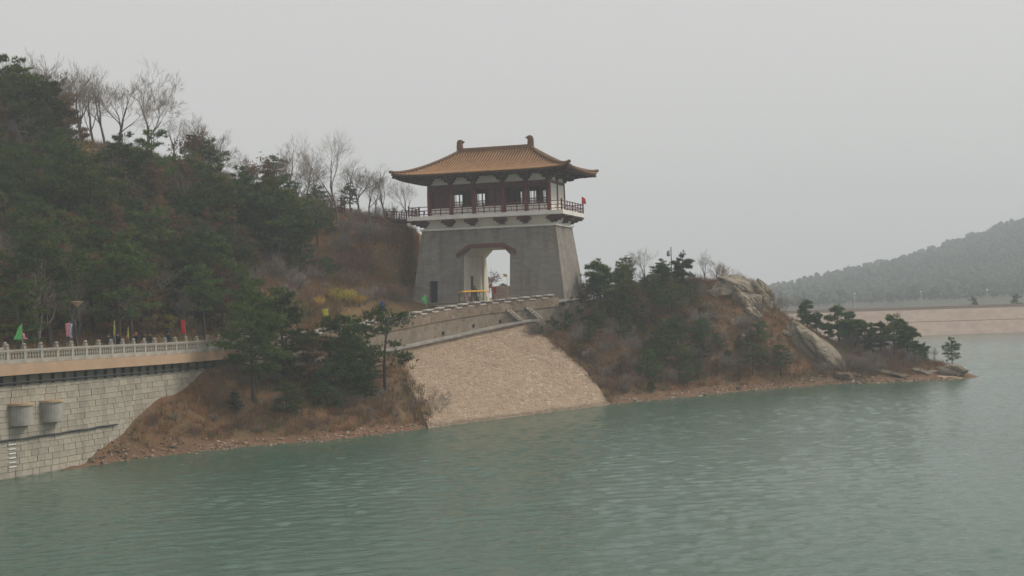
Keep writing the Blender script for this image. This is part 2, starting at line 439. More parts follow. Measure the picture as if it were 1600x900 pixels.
def sheet(name, x0, x1, y0, y1, z, m):
    b = MB(); b.add([(x0, y0, z), (x1, y0, z), (x1, y1, z), (x0, y1, z)], [(0, 1, 2, 3)]); return tag(b.build(name, m), kind="structure")
sheet("lake_bed", -900, 900, -150, 1950, -7.0, mat("lake_mud", (.10, .09, .06)))
def water_mesh():
    """near water as real ripples, coarser ripples farther out, flat sheets around"""
    rs = np.random.default_rng(9); N = 44; W_ = []
    for k in range(N):
        lam = .55 * (1.9 / .55) ** rs.random(); W_.append((lam, R(-80) + rs.normal() * .62, rs.uniform(0, 6.28), .112 * math.sqrt(2 / N) * (1.2 if lam < 1.1 else .8)))
    def patch(x0, x1, y0, y1, st_, lmin):
        xs, ys = np.linspace(x0, x1, int((x1 - x0) / st_) + 1), np.linspace(y0, y1, int((y1 - y0) / st_) + 1); X, Y = np.meshgrid(xs, ys); Z = np.zeros_like(X); WZ = [1.2 * vnoise(X * .07 + k, Y * .07) for k in range(3)]
        for k, (lam, th, ph, sl) in enumerate(W_):
            if lam < lmin: continue
            kk = 2 * math.pi / lam; Z += sl / kk * np.sin(kk * (X * math.cos(th) + Y * math.sin(th)) + ph + WZ[k % 3])
        Z *= .62 + .38 * np.clip(fbm(X + 5, Y * 1.6, .03, 3) * .9 + .55, 0, 1)
        edge = np.minimum(np.minimum(X - x0, x1 - X), np.minimum(Y - y0, y1 - Y)); Z *= np.clip(edge / 2.5, 0, 1)
        idx = np.arange(X.size).reshape(X.shape); q = np.stack([idx[:-1, :-1], idx[:-1, 1:], idx[1:, 1:], idx[1:, :-1]], -1).reshape(-1, 4)
        return np.stack([X.ravel(), Y.ravel(), Z.ravel()], 1).tolist(), q
    V, q = patch(-48, 66, 40, 176, .25, .5); F = q.tolist(); V2, q2 = patch(20, 134, 176, 321.9, .55, 1.1); F += (q2 + len(V)).tolist(); V += V2; o = len(V)
    for (p0, p1, q0, q1) in ((-900, 900, -150, 40), (-900, -48, 40, 322), (-48, 20, 176, 322), (134, 900, 40, 322), (66, 134, 40, 176)):
        V += [(p0, q0, 0), (p1, q0, 0), (p1, q1, 0), (p0, q1, 0)]; F.append([o, o + 1, o + 2, o + 3]); o += 4
    me = bpy.data.meshes.new("water"); me.from_pydata(V, [], F); me.materials.append(M_WATER); me.polygons.foreach_set("use_smooth", [True] * len(me.polygons)); me.update(); return me
tag(link("water", water_mesh()), kind="structure")

# ------------------------------------------------------------------ far dam and wooded hill
DAM_Y = 322.0
b = MB()
b.prism([(0, -3), (0, 0), (4.2, 2.9), (5.2, 2.9), (9.2, 5.7), (16, 5.7), (30, -3)], (0, 1, 0), (0, 0, 1), (1200, 0, 0), (-700, DAM_Y - .5, 0))
far_dam = b.build("dam_embankment", m_stones("dam_stone", [(.40, .305, .25), (.43, .335, .28), (.38, .29, .24)], (.39, .30, .245), .9, bump=.2), fix=True)
tag(far_dam, "long pale pinkish stone dam across the far end of the lake", "dam")
b = MB(); b.box((-100, DAM_Y + 9.6, 6.05), (1200, .35, .8)); b.build("parapet", mat("dam_parapet", (.36, .26, .22), (.30, .24, .2)), far_dam)
b = MB(); b.box((-100, DAM_Y + 4.3, 2.98), (1200, .9, .12)); b.build("berm_edge", mat("berm", (.35, .28, .235)), far_dam)

HB_pts = []
for px, py, Y in ((1100, 500, 1330), (1230, 474, 1310), (1300, 450, 1290), (1400, 421, 1270), (1500, 386, 1250), (1600, 348, 1235), (1700, 322, 1220), (1850, 312, 1200), (2050, 330, 1200), (2300, 370, 1220)):
    p = at(px, py, Y); HB_pts.append((p.x, p.y, p.z))
for px in (1100, 1230, 1400, 1600, 1850, 2300):
    p = place(px, 640, 4); HB_pts.append((p.x, p.y, 4.0)); p = place(px, 345, 3); HB_pts.append((p.x, p.y, 3.0))
    p = place(px, 1800, 4); HB_pts.append((p.x, p.y, 4.0))
for px in (600, 900): 
    for Y in (345, 900, 1800): p = place(px, Y, 3); HB_pts.append((p.x, p.y, 3.0))
tpsF = TPS(HB_pts, .01)
def hF(X, Y): return np.maximum(tpsF(X, Y), 2.5) + fbm(X, Y, .02) * 1.5
M_FAR = mat("far_hill_ground", (.05, .05, .025), (.09, .075, .04), scale=.06)
tag(grid_mesh("far_hill", -120, 880, 345, 1800, 14, hF, lambda X, Y, Z: Z > -50, M_FAR), kind="structure")
sheet("far_ground", -900, 900, DAM_Y + 25, 1950, 2.0, M_FAR)

_g = (1 + 5 ** .5) / 2
ICO_V = np.array([(-1, _g, 0), (1, _g, 0), (-1, -_g, 0), (1, -_g, 0), (0, -1, _g), (0, 1, _g), (0, -1, -_g), (0, 1, -_g), (_g, 0, -1), (_g, 0, 1), (-_g, 0, -1), (-_g, 0, 1)]) / math.sqrt(1 + _g * _g)
ICO_F = [(0, 11, 5), (0, 5, 1), (0, 1, 7), (0, 7, 10), (0, 10, 11), (1, 5, 9), (5, 11, 4), (11, 10, 2), (10, 7, 6), (7, 1, 8), (3, 9, 4), (3, 4, 2), (3, 2, 6), (3, 6, 8), (3, 8, 9), (4, 9, 5), (2, 4, 11), (6, 2, 10), (8, 6, 7), (9, 8, 1)]
def crown_blob(b, c, r, h, n, rs, mi=0):
    for k in range(2):
        j = rs.uniform(.6, 1.25, (12, 1)); V = ICO_V * j * np.array([r, r, h]) * (1 if k == 0 else .62) + np.array(c) + (np.array([rs.uniform(-.5, .5) * r, 0, h * .55]) if k else 0)
        b.add(V.tolist(), ICO_F, mi)
rs = np.random.default_rng(11); b = MB(); nfar = 0
while nfar < 12000:
    Y = 650 + 660 * rs.random() ** .7; px = rs.uniform(1130, 1700); p = place(px, Y, 10)
    z = float(hF(np.array([p.x]), np.array([p.y]))[0])
    if z < 4.0 and rs.random() < .7: continue
    h = rs.uniform(2.2, 4.6) * (1.7 if rs.random() < .08 else 1); r = h * rs.uniform(.3, .48)
    b.tube([(p.x, p.y, z - .5), (p.x + rs.uniform(-.4, .4), p.y, z + h * .6)], .14, 3, 2, cap=False)
    crown_blob(b, Vector((p.x, p.y, z + h * .68)), r, h * .36, 22, rs, int(rs.integers(0, 2))); nfar += 1
tag(b.build("far_wood", [mat("far_pine", (.03, .05, .025), (.05, .065, .03), scale=.2), mat("far_scrub", (.036, .046, .026), (.055, .06, .035), scale=.2), mat("far_trunk", (.08, .06, .05))]),
    "wood of small pines covering the hazy hill beyond the dam", "wood", kind="stuff")

# ------------------------------------------------------------------ road, dam wall, deck
def strip(name, m, fa, fb, n, parent=None):
    b = MB(); P = []
    for i in range(n + 1): P += [fa(i / n), fb(i / n)]
    b.add(P, [(2 * i, 2 * i + 1, 2 * i + 3, 2 * i + 2) for i in range(n)]); return b.build(name, m, parent, fix=True)
def left_edge(t):
    s_ = t * WLEN; return Wat(s_, -7.6 - 6.5 * max(0, (t - .72) / .28) ** 1.5)
tag(strip("road", M_ROAD, lambda t: Wat(t * WLEN, -.15), lambda t: left_edge(t), 90), kind="structure")
def fore(t):  # forecourt in front of the tower, then through the gate
    pass
b = MB()
q = [Wat(WLEN, -.2), T2W(10.8, -4.6), T2W(-9.6, -4.6), left_edge(1.0), left_edge(.9), Wat(WLEN * .9, -.3)]
for p in q: p.z += .02
q[1].z = q[2].z = 10.4
b.add(q, [(0, 1, 2, 3, 4, 5)]); tag(b.build("forecourt", M_ROAD, fix=True), kind="structure")
b = MB(); b.add([T2W(-2.6, -4.7, -.03), T2W(2.75, -4.7, -.03), T2W(4.5, 40, -.03), T2W(-3.5, 40, -.03)], [(0, 1, 2, 3)])
tag(b.build("gate_road", M_ROAD), kind="structure")

def wall_solid(b, s0, s1, o0, o1, zf0, zf1, n, mi=0):
    o = len(b.v)
    for i in range(n + 1):
        s_ = s0 + (s1 - s0) * i / n
        b.v += [tuple(Wat(s_, o1, zf0(s_))), tuple(Wat(s_, o1, zf1(s_))), tuple(Wat(s_, o0, zf1(s_))), tuple(Wat(s_, o0, zf0(s_)))]
    for i in range(n):
        a, c = o + 4 * i, o + 4 * i + 4
        for k in range(4): b.f.append((a + k, a + (k + 1) % 4, c + (k + 1) % 4, c + k)); b.m.append(mi)
    b.f.append((o, o + 3, o + 2, o + 1)); e = o + 4 * n; b.f.append((e, e + 1, e + 2, e + 3)); b.m += [mi, mi]
zr = lambda s_: float(np.interp(s_, _ws, _wa[:, 2]))
S_RAIL_END = s_of_px(385)
S0 = 4.0
dam = empty("dam_wall", Wat(0)); dam.location = (0, 0, 0)
tag(dam, "curved grey ashlar dam wall under the stone-railed roadway", "dam wall")
b = MB(); wall_solid(b, S0, S_RAIL_END, -1.4, 0.0, lambda s_: -3, lambda s_: zr(s_) - .72, 60); b.build("core_wall", mat("joint_mortar", (.31, .285, .245), (.25, .23, .2), scale=1.5), dam, fix=True)
b = MB(); wall_solid(b, S0, S_RAIL_END, -7.4, .72, lambda s_: zr(s_) - .70, lambda s_: zr(s_) - .012, 60); b.build("deck_slab", M_PEACH, dam, fix=True)
b = MB(); wall_solid(b, S0, S_RAIL_END, -.1, .13, lambda s_: zr(s_) - 1.3, lambda s_: zr(s_) - .72, 60); b.build("recess_shade_band", mat("shade_dark_concrete", (.21, .185, .15), (.15, .135, .11), scale=1.2), dam, fix=True)  # shade of the recess below the deck, painted as a darker concrete band
# ashlar blocks
def beveled_box_mesh(name, m, bev=.06):
    bm = bmesh.new(); bmesh.ops.create_cube(bm, size=1.0); bmesh.ops.bevel(bm, geom=bm.edges[:], offset=bev, segments=1, affect='EDGES')
    me = bpy.data.meshes.new(name); bm.to_mesh(me); bm.free(); me.materials.append(m); return me
def m_ashlar():
    m = mat("ashlar_block", (.42, .38, .312), (.34, .305, .25), scale=1.3, rnd=.13, bump=.35, bscale=7); n, l, b = nodes_of(m)
    src = b.inputs["Base Color"].links[0].from_socket
    ge = n.new("ShaderNodeNewGeometry"); mp = n.new("ShaderNodeMapping"); mp.inputs["Scale"].default_value = (.5, .5, .07); l.new(ge.outputs["Position"], mp.inputs["Vector"])
    st = rampn(n, l, noise(n, l, mp.outputs[0], 1.3, 4), [(.50, (0, 0, 0)), (.70, (.5, .5, .5))])
    l.new(mixc(n, l, st, src, (.17, .15, .125)), b.inputs["Base Color"]); return m
ME_BLOCK = beveled_box_mesh("ashlar_block", m_ashlar(), .035)
M_ASH = MATS["ashlar_block"]
nblk = 0; s_a, s_b = s_of_px(-45), s_of_px(330); rest = MB(); course = 0; z0 = 5.86
rr = random.Random(4)
while z0 > -.5:
    hh = rr.uniform(.33, .42); s_ = s_a - rr.uniform(0, .6)
    while s_ < s_b:
        wd = rr.uniform(.5, 1.1); pm = Wat(s_ + wd / 2, 0.0); g = float(hA(np.array([pm.x]), np.array([pm.y]))[0])
        if z0 > g - .25:
            d = Wdir(s_ + wd / 2); c = Wat(s_ + wd / 2, .04 + rr.uniform(-.02, .02), z0 - hh / 2)
            if nblk < 300 and s_ > s_a + 1.5:
                o = link("block", ME_BLOCK, dam); o.location = c; o.scale = (wd - .028, .13, hh - .026); o.rotation_euler = (0, rr.uniform(-.006, .006), math.atan2(d.y, d.x)); nblk += 1
            else: rest.box(c, (wd - .035, .16, hh - .03), rz=math.atan2(d.y, d.x))
        s_ += wd
    z0 -= hh; course += 1
if rest.v: tag(rest.build("lower_blocks", M_ASH, dam), kind="stuff")
# pipes
M_PIPE = mat("dark_pipe", (.05, .055, .06), rough=.6)
b = MB(); b.tube([Wat(s_, .30, zr(s_) - 1.2) for s_ in np.linspace(S0, s_of_px(320), 60)], .06, 6)
b.build("pipe", M_PIPE, dam)
for s_ in np.arange(s_of_px(-30), s_of_px(330), 1.15):
    b = MB(); b.box(Wat(s_, .22, zr(s_) - 1.06), (.07, .26, .62), rz=math.atan2(Wdir(s_).y, Wdir(s_).x)); b.build("pipe_bracket", M_PIPE, dam)
sl = np.linspace(S0, s_of_px(172), 30)
b = MB(); b.tube([Wat(s_, .22, 2.45 - .03 * math.sin(s_ * 2)) for s_ in sl], .06, 6); b.build("cable", M_PIPE, dam)
# half-round outlets
for px, zt in ((22, 4.55), (70, 4.55)):
    s_ = s_of_px(px); d = Wdir(s_); nrm = Vector((d.y, -d.x, 0)); c = Wat(s_, .1, zt)
    b = MB(); arc = [(.85 * math.cos(t), .85 * math.sin(t)) for t in np.linspace(0, math.pi, 15)]
    b.prism(arc, d, nrm, (0, 0, -1.25), c); ob = b.build("outlet_bowl", M_CONC, dam, fix=True)
    b = MB(); arc = [(.95 * math.cos(t), .95 * math.sin(t)) for t in np.linspace(0, math.pi, 15)]
    b.prism(arc, d, nrm, (0, 0, .14), c); b.build("rim", mat("stained_rim", (.50, .38, .25), (.40, .28, .17), scale=3), ob, fix=True)
# water gauge marks
M_WHITE = mat("white_paint", (.78, .78, .76), (.68, .68, .66), scale=4)
s_ = s_of_px(9)
for k in range(6):
    d = Wdir(s_); b = MB(); b.box(Wat(s_, .17, .75 + k * .28), (.62, .02, .07), rz=math.atan2(d.y, d.x)); b.build("gauge_mark", M_WHITE, dam)

# stone railings of the bridge
M_RAIL = mat("rail_stone", (.38, .355, .305), (.29, .27, .23), scale=2.5, rnd=.06, bump=.2)
def post_mesh():
    b = MB(); b.box((0, 0, .60), (.24, .24, 1.2)); b.box((0, 0, 1.225), (.3, .3, .05)); b.box((0, 0, 1.30), (.19, .19, .1))
    b.lathe([(.08, 1.35), (.145, 1.4), (.15, 1.46), (.1, 1.52), (.03, 1.545)], 8); return b.mesh("rail_post", M_RAIL)
def baluster_mesh():
    b = MB(); b.lathe([(.05, .0), (.05, .06), (.075, .16), (.075, .24), (.045, .36), (.05, .46), (.05, .5)], 7); return b.mesh("baluster", M_RAIL)
ME_POST, ME_BAL = post_mesh(), baluster_mesh()
def railing(off, s0, s1, label, bal=True):
    root = empty("stone_railing"); tag(root, label, "railing", "stone railings of the dam road")
    sp = 1.5; n = int((s1 - s0) / sp)
    for i in range(n + 1):
        s_ = s0 + i * sp; p = Wat(s_, off); d = Wdir(s_); rz = math.atan2(d.y, d.x)
        o = link("post", ME_POST, root); o.scale = (.9, .9, .83); o.location = p; o.rotation_euler = (0, 0, rz)
        if i == n: break
        q = Wat(s_ + sp, off); dd = q - p; L = dd.length; rz = math.atan2(dd.y, dd.x); mid = (p + q) / 2
        b = MB(); b.box((0, 0, .14), (L - .23, .2, .28)); o = b.build("base_rail", M_RAIL, root); o.location = mid; o.rotation_euler = (0, 0, rz)
        b = MB(); b.box((0, 0, .83), (L - .23, .2, .13)); b.box((0, 0, .72), (L - .23, .13, .05)); o = b.build("top_rail", M_RAIL, root); o.location = mid; o.rotation_euler = (0, 0, rz)
        if bal:
            for k in range(5):
                o = link("baluster", ME_BAL, root); o.location = p + dd * ((k + 1) / 6) + Vector((0, 0, .28)); o.scale = (.95, .95, .84); o.rotation_euler = (0, 0, rz)
    return root
railing(.45, s_of_px(-60) , S_RAIL_END - .5, "pale stone balustrade along the water side of the dam road")
railing(-7.0, s_of_px(-90), s_of_px(150), "pale stone balustrade along the hill side of the dam road, behind the nearer one")

# ------------------------------------------------------------------ crenellated retaining wall
pw = empty("retaining_wall"); tag(pw, "brown rubble retaining wall with pale toothed capstones rising to the gate tower", "wall")
zs_top = lambda s_: zr(s_) + .62
S1 = WLEN + 0.0
b = MB(); wall_solid(b, S_RAIL_END, S1, -.55, .16, lambda s_: zr(s_) - .35, zs_top, 50); b.build("parapet_course", M_RUBBLE, pw, fix=True)
b = MB(); wall_solid(b, S_RAIL_END, S1, -1.3, .06, lambda s_: 2.0, lambda s_: zr(s_) - .35, 50); b.build("wall_body", m_stones("plastered_rubble", [(.22, .175, .13), (.265, .215, .165), (.20, .15, .105), (.30, .25, .2)], (.265, .23, .185), 1.7), pw, fix=True)
zl = lambda s_: float(np.interp(s_, [s_of_px(q[0]) for q in SL_TOP], [q[1] for q in SL_TOP]))
b = MB(); wall_solid(b, s_of_px(520), s_of_px(832), .06, .62, lambda s_: zl(s_) - .5, lambda s_: zl(s_) + .62, 30); b.build("toe_wall", M_RUBBLE, pw, fix=True)
b = MB(); wall_solid(b, s_of_px(520), s_of_px(835), .06, .80, lambda s_: zl(s_) + .62, lambda s_: zl(s_) + .86, 30); b.build("ledge", M_CONC, pw, fix=True)
M_CAP = mat("capstone", (.50, .47, .42), (.38, .35, .31), scale=3, rnd=.1, bump=.3)
per = 1.75; k = 0
ME_CAP = beveled_box_mesh("capstone", M_CAP, .05); ME_MER = beveled_box_mesh("merlon", M_RUBBLE, .03)
s_ = S_RAIL_END + .5
while s_ < S1 - .3:
    d = Wdir(s_); rz = math.atan2(d.y, d.x); tilt = -math.atan((zr(min(s_ + 1, WLEN)) - zr(s_ - 1)) / 2)
    hi = k % 2 == 0; zt = zs_top(s_)
    if hi:
        o = link("merlon", ME_MER, pw); o.location = Wat(s_, -.2, zt + .13); o.scale = (.84, .5, .3); o.rotation_euler = (0, tilt, rz)
    o = link("capstone", ME_CAP, pw); o.location = Wat(s_, -.2 + rr.uniform(-.02, .02), zt + (.34 if hi else .05)); o.scale = (.95 if hi else .86, .86, .13); o.rotation_euler = (rr.uniform(-.02, .02), tilt + rr.uniform(-.02, .02), rz)
    s_ += per / 2; k += 1
# drain holes and small stair stringers on the wall
for px, dz in ((736, 1.3), (778, 1.15), (690, 1.2)):
    s_ = s_of_px(px); d = Wdir(s_); b = MB(); b.box(Wat(s_, .07, zl(s_) + dz), (.26, .1, .34), rz=math.atan2(d.y, d.x)); b.build("drain_hole", mat("dark_hole", (.02, .018, .016)), pw)
st = empty("wall_stair"); tag(st, "small grey concrete stair with sloping stringers on the retaining wall near the tower", "stair")
for px, dz in ((800, .9), (829, .9)):
    s_ = s_of_px(px); d = Wdir(s_); z_ = zl(min(s_, s_of_px(815))) + dz
    for o1 in (.15, .62):
        b = MB(); b.prism([(-.9, 1.35), (-.9, 1.12), (.9, -.1), (.9, .14)], d, (0, 0, 1), Vector((d.y, -d.x, 0)) * .14, Wat(s_, o1, z_)); b.build("stringer", M_STONE_PALE, st, fix=True)
    for j in range(5):
        b = MB(); b.box(Wat(s_ - .7 + .32 * j, .45, z_ + 1.0 - .23 * j), (.32, .36, .06), rz=math.atan2(d.y, d.x)); b.build("tread", M_CONC, st)

# ------------------------------------------------------------------ pitched stone slope
top_l = [Wat(s_of_px(px), .62, z) for px, z in SL_TOP]
bot_px = [(668, 668.5), (730, 660), (800, 651), (875, 641.5), (951, 632)]
bot_l = []
for q in bot_px:
    p = water_at(*q); a_ = p.copy(); bot_l.append(a_)
def lerp_pl(P, t):
    t = t * (len(P) - 1); i = min(int(t), len(P) - 2); return P[i].lerp(P[i + 1], t - i)
def slope_pt(u, v):
    a, c = lerp_pl(bot_l, u), lerp_pl(top_l, u); v2 = v
    p = a.lerp(c, v2); bow = 4 * v * (1 - v)
    if u > .8: p = p + Vector((.75, -.4, 0)) * bow * (u - .8) * 5
    p.z += .25 + .30 * bow; return p
NU, NV = 40, 16
b = MB(); P = []
for j in range(-4, NV + 1):
    for i in range(NU + 1):
        if j >= 0: P.append(slope_pt(i / NU, j / NV))
        else:
            e = slope_pt(i / NU, 0) - slope_pt(i / NU, .06); P.append(slope_pt(i / NU, 0) + e * (-j) * .7)
rows = NV + 5
F = [(j * (NU + 1) + i, j * (NU + 1) + i + 1, (j + 1) * (NU + 1) + i + 1, (j + 1) * (NU + 1) + i) for j in range(rows - 1) for i in range(NU)]
b.add(P, F); slope = b.build("stone_slope", M_SLOPE_BED)
so = slope.modifiers.new("thick", 'SOLIDIFY'); so.thickness = .8; so.offset = -1
tag(slope, "sunlit tan slope of pitched rubble stone running down to the water", "stone slope")
rs = np.random.default_rng(21); b = MB()
v_ = -.05
while v_ < .995:
    dv = .30 / 14.5 * rs.uniform(.85, 1.2); u_ = -.01
    while u_ < .995:
        wdt = rs.uniform(.28, .6); L = (slope_pt(min(u_ + .02, 1), max(v_, 0)) - slope_pt(max(u_, 0), max(v_, 0))).length / .02; du = wdt / max(L, 5)
        u0, u1 = max(0, u_), min(1, u_ + du * .94); vv = lambda q: slope_pt(max(0, min(1, q[0])), max(0, q[1])) if q[1] >= 0 else slope_pt(max(0, min(1, q[0])), 0) + (slope_pt(max(0, min(1, q[0])), 0) - slope_pt(max(0, min(1, q[0])), .06)) * (-q[1] / .06)
        j = lambda a: a * rs.uniform(-.16, .16)
        if u1 > u0:
            Q = [vv((u0 + j(du), v_ + j(dv))), vv((u1 + j(du), v_ + j(dv))), vv((u1 + j(du), v_ + dv * .92 + j(dv))), vv((u0 + j(du), v_ + dv * .92 + j(dv)))]
            up = Vector((.35, -.42, .84)); h = rs.uniform(.008, .04); cen = sum(Q, Vector()) / 4
            T = [q.lerp(cen, .14) + up * h * rs.uniform(.7, 1.3) for q in Q]; Q = [q - up * .05 for q in Q]
            mi = int(rs.choice(5, p=[.34, .27, .2, .12, .07]))
            b.add(Q + T, [(4, 5, 6, 7), (0, 1, 5, 4), (1, 2, 6, 5), (2, 3, 7, 6), (3, 0, 4, 7)], mi)
        u_ += du
    v_ += dv
SC_ = [(.385, .285, .20), (.36, .265, .185), (.40, .305, .22), (.32, .225, .155), (.44, .355, .27)]
def weathered(m):
    n, l, b_ = nodes_of(m); src = b_.inputs["Base Color"].links[0].from_socket; ge = n.new("ShaderNodeNewGeometry"); sp_ = n.new("ShaderNodeSeparateXYZ"); l.new(ge.outputs["Position"], sp_.inputs[0])
    nz = noise(n, l, ge.outputs["Position"], .8, 4); ad = n.new("ShaderNodeMath"); ad.operation = 'MULTIPLY_ADD'; ad.inputs[1].default_value = -.35; l.new(nz, ad.inputs[0]); l.new(sp_.outputs["Z"], ad.inputs[2])
    mr = n.new("ShaderNodeMapRange"); mr.inputs["From Min"].default_value = .02; mr.inputs["From Max"].default_value = .2; mr.inputs["To Min"].default_value = .75; mr.inputs["To Max"].default_value = 0; l.new(ad.outputs[0], mr.inputs["Value"])
    c = mixc(n, l, rampn(n, l, noise(n, l, ge.outputs["Position"], .22, 6, .65), [(.48, (0, 0, 0)), (.68, (.4, .4, .4))]), src, (.20, .155, .105))
    l.new(mixc(n, l, mr.outputs[0], c, (.12, .095, .065)), b_.inputs["Base Color"]); return m
tag(b.build("pitching_stones", [weathered(mat("pitching_%s" % nm, c, tuple(x * .82 for x in c), scale=2.5, bump=.3)) for nm, c in zip(("tan", "buff", "sand", "brown", "cream"), SC_)], slope), kind="stuff")

# ------------------------------------------------------------------ gate tower
tower = empty("gate_tower", TC, TH)
tag(tower, "gate tower with grey battered base, dark red pavilion and ochre tiled hip roof", "gate tower")
def m_brick():
    m = bpy.data.materials.new("grey_brick"); m.use_nodes = True; n, l, b = nodes_of(m); b.inputs["Roughness"].default_value = .9; b.inputs["Specular IOR Level"].default_value = .2
    tc = n.new("ShaderNodeTexCoord"); sp = n.new("ShaderNodeSeparateXYZ"); l.new(tc.outputs["Object"], sp.inputs[0])
    ad = n.new("ShaderNodeMath"); l.new(sp.outputs["X"], ad.inputs[0]); l.new(sp.outputs["Y"], ad.inputs[1])
    cb = n.new("ShaderNodeCombineXYZ"); l.new(ad.outputs[0], cb.inputs[0]); l.new(sp.outputs["Z"], cb.inputs[1])
    br = n.new("ShaderNodeTexBrick"); br.inputs["Scale"].default_value = 1.0; br.inputs["Brick Width"].default_value = .8; br.inputs["Row Height"].default_value = .3; br.inputs["Mortar Size"].default_value = .014
    br.inputs["Color1"].default_value = (.20, .178, .155, 1); br.inputs["Color2"].default_value = (.275, .245, .215, 1); br.inputs["Mortar"].default_value = (.29, .265, .235, 1)
    l.new(cb.outputs[0], br.inputs["Vector"])
    c = mixc(n, l, rampn(n, l, noise(n, l, tc.outputs["Object"], .35, 5), [(.4, (0, 0, 0)), (.7, (.45, .45, .45))]), br.outputs["Color"], (.17, .155, .14))
    mp = n.new("ShaderNodeMapping"); mp.inputs["Scale"].default_value = (1.1, 1.1, .09); l.new(tc.outputs["Object"], mp.inputs["Vector"])
    c = mixc(n, l, rampn(n, l, noise(n, l, mp.outputs[0], 1.4, 5), [(.47, (0, 0, 0)), (.7, (.6, .6, .6))]), c, (.115, .105, .095))
    c = mixc(n, l, rampn(n, l, noise(n, l, mp.outputs[0], .8, 5), [(.55, (0, 0, 0)), (.75, (.3, .3, .3))]), c, (.32, .29, .26))
    l.new(c, b.inputs["Base Color"])
    bp = n.new("ShaderNodeBump"); bp.inputs["Strength"].default_value = .4; bp.inputs["Distance"].default_value = .02; l.new(br.outputs["Fac"], bp.inputs["Height"]); bp.invert = True
    l.new(bp.outputs[0], b.inputs["Normal"]); return m
M_BRICK = m_brick()
M_CREAM = mat("cream_plaster", (.70, .66, .57), (.62, .58, .5), scale=1.0)
M_PLASTER = mat("white_plaster", (.80, .77, .71), (.73, .70, .64), scale=.8)
M_RED = mat("dark_red_lacquer", (.115, .032, .03), (.08, .024, .024), scale=2, rough=.6)
M_RED2 = mat("red_column", (.19, .035, .034), (.14, .03, .03), scale=2, rough=.55)
M_TILE = mat("ochre_tile", (.35, .185, .075), (.235, .12, .052), scale=1.4, rough=.55, bump=.2, detail=6)
M_TILE2 = mat("ridge_tile", (.20, .11, .055), (.15, .085, .045), scale=2, rough=.6)
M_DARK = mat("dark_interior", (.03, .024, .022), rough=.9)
BW, TW, BD, TD, BH = 9.05, 7.9, 4.8, 3.65, 8.12
b = MB(); b.hexa([(-BW, -BD, -1.0), (BW, -BD, -1.0), (BW, BD, -1.0), (-BW, BD, -1.0), (-TW, -TD, BH), (TW, -TD, BH), (TW, TD, BH), (-TW, TD, BH)])
base_me = b.mesh("base", M_BRICK)
GX, GW, GH, GC = -.05, 2.68, 5.95, .85     # passage: centre, half width, height, chamfer
def cut_with(ob, cutters):
    for c in cutters:
        md = ob.modifiers.new("cut", 'BOOLEAN'); md.object = c; md.operation = 'DIFFERENCE'; md.solver = 'EXACT'
    dg = bpy.context.evaluated_depsgraph_get(); me = bpy.data.meshes.new_from_object(ob.evaluated_get(dg)); ob.modifiers.clear(); ob.data = me
    for c in cutters: bpy.data.objects.remove(c)
base = link("base", base_me, tower)
def cutter(poly, y0, y1):
    c = MB(); c.prism(poly, (1, 0, 0), (0, 0, 1), (0, y1 - y0, 0), (0, y0, 0)); return c.build("cutter", M_BRICK, fix=True)
gate_poly = [(GX - GW, -2), (GX + GW, -2), (GX + GW, GH - GC), (GX + GW - GC, GH), (GX - GW + GC, GH), (GX - GW, GH - GC)]
DX = -6.38
bpy.context.view_layer.update()
tower_inv = tower.matrix_world.copy()
for o_ in (base,): o_.parent = None
cut_with(base, [cutter(gate_poly, -8, 8), cutter([(DX - .5, -.02), (DX + .5, -.02), (DX + .5, 2.42), (DX - .5, 2.42)], -8, -3.6)])
base.parent = tower; base.name = "base"
base.data.materials.clear(); base.data.materials.append(M_BRICK); base.data.materials.append(M_CREAM)
for p in base.data.polygons:
    c = p.center
    p.material_index = 1 if abs(c.x - GX) < GW + .02 and c.z < GH + .02 and abs(p.normal.y) < .6 and abs(c.y) < 4.5 and p.normal.z < .5 and c.z > -.9 else 0
# doors
b = MB(); b.box((DX, -3.75, 1.2), (.99, .08, 2.4)); d1 = b.build("door", mat("dark_door", (.035, .032, .045), rough=.6), tower); d1["label"] = "dark narrow door low in the grey base"
b = MB(); b.box((DX, -3.81, 1.2), (.04, .04, 2.3)); b.build("door_seam", M_DARK, d1)
for sx in (-1, 1): b = MB(); b.box((DX + .1 * sx, -3.82, 1.15), (.04, .05, .2)); b.build("handle", mat("iron", (.1, .1, .1), rough=.5, metallic=.8), d1)
b = MB(); b.box((GX - GW + .03, -1.9, 1.45), (.06, 1.15, 2.9)); d2 = b.build("door", MATS["dark_door"], tower); d2["label"] = "tall dark door inside the gate passage"
for yy in (-2.52, -1.28): b = MB(); b.box((GX - GW + .05, yy, 1.48), (.1, .09, 2.96)); b.build("frame", M_CREAM, d2)
# pilasters deep in the passage
for sx, w_ in ((-1, .2),):
    b = MB(); b.box((GX + sx * (GW - w_ / 2), 2.6, 2.6), (w_, .9, 5.0 + .2)); b.build("pilaster", M_CREAM, tower)
b = MB(); b.prism([(GX - GW - .5, GH - GC - .75), (GX - GW - .15, GH - GC - .85), (GX - GW + GC - .05, GH - .12), (GX + GW - GC + .05, GH - .12), (GX + GW + .15, GH - GC - .85), (GX + GW + .5, GH - GC - .75), (GX + GW - GC + .25, GH + .42), (GX - GW + GC - .25, GH + .42)], (1, 0, 0), (0, 0, 1), (0, .5, 0), (0, -4.16, 0))
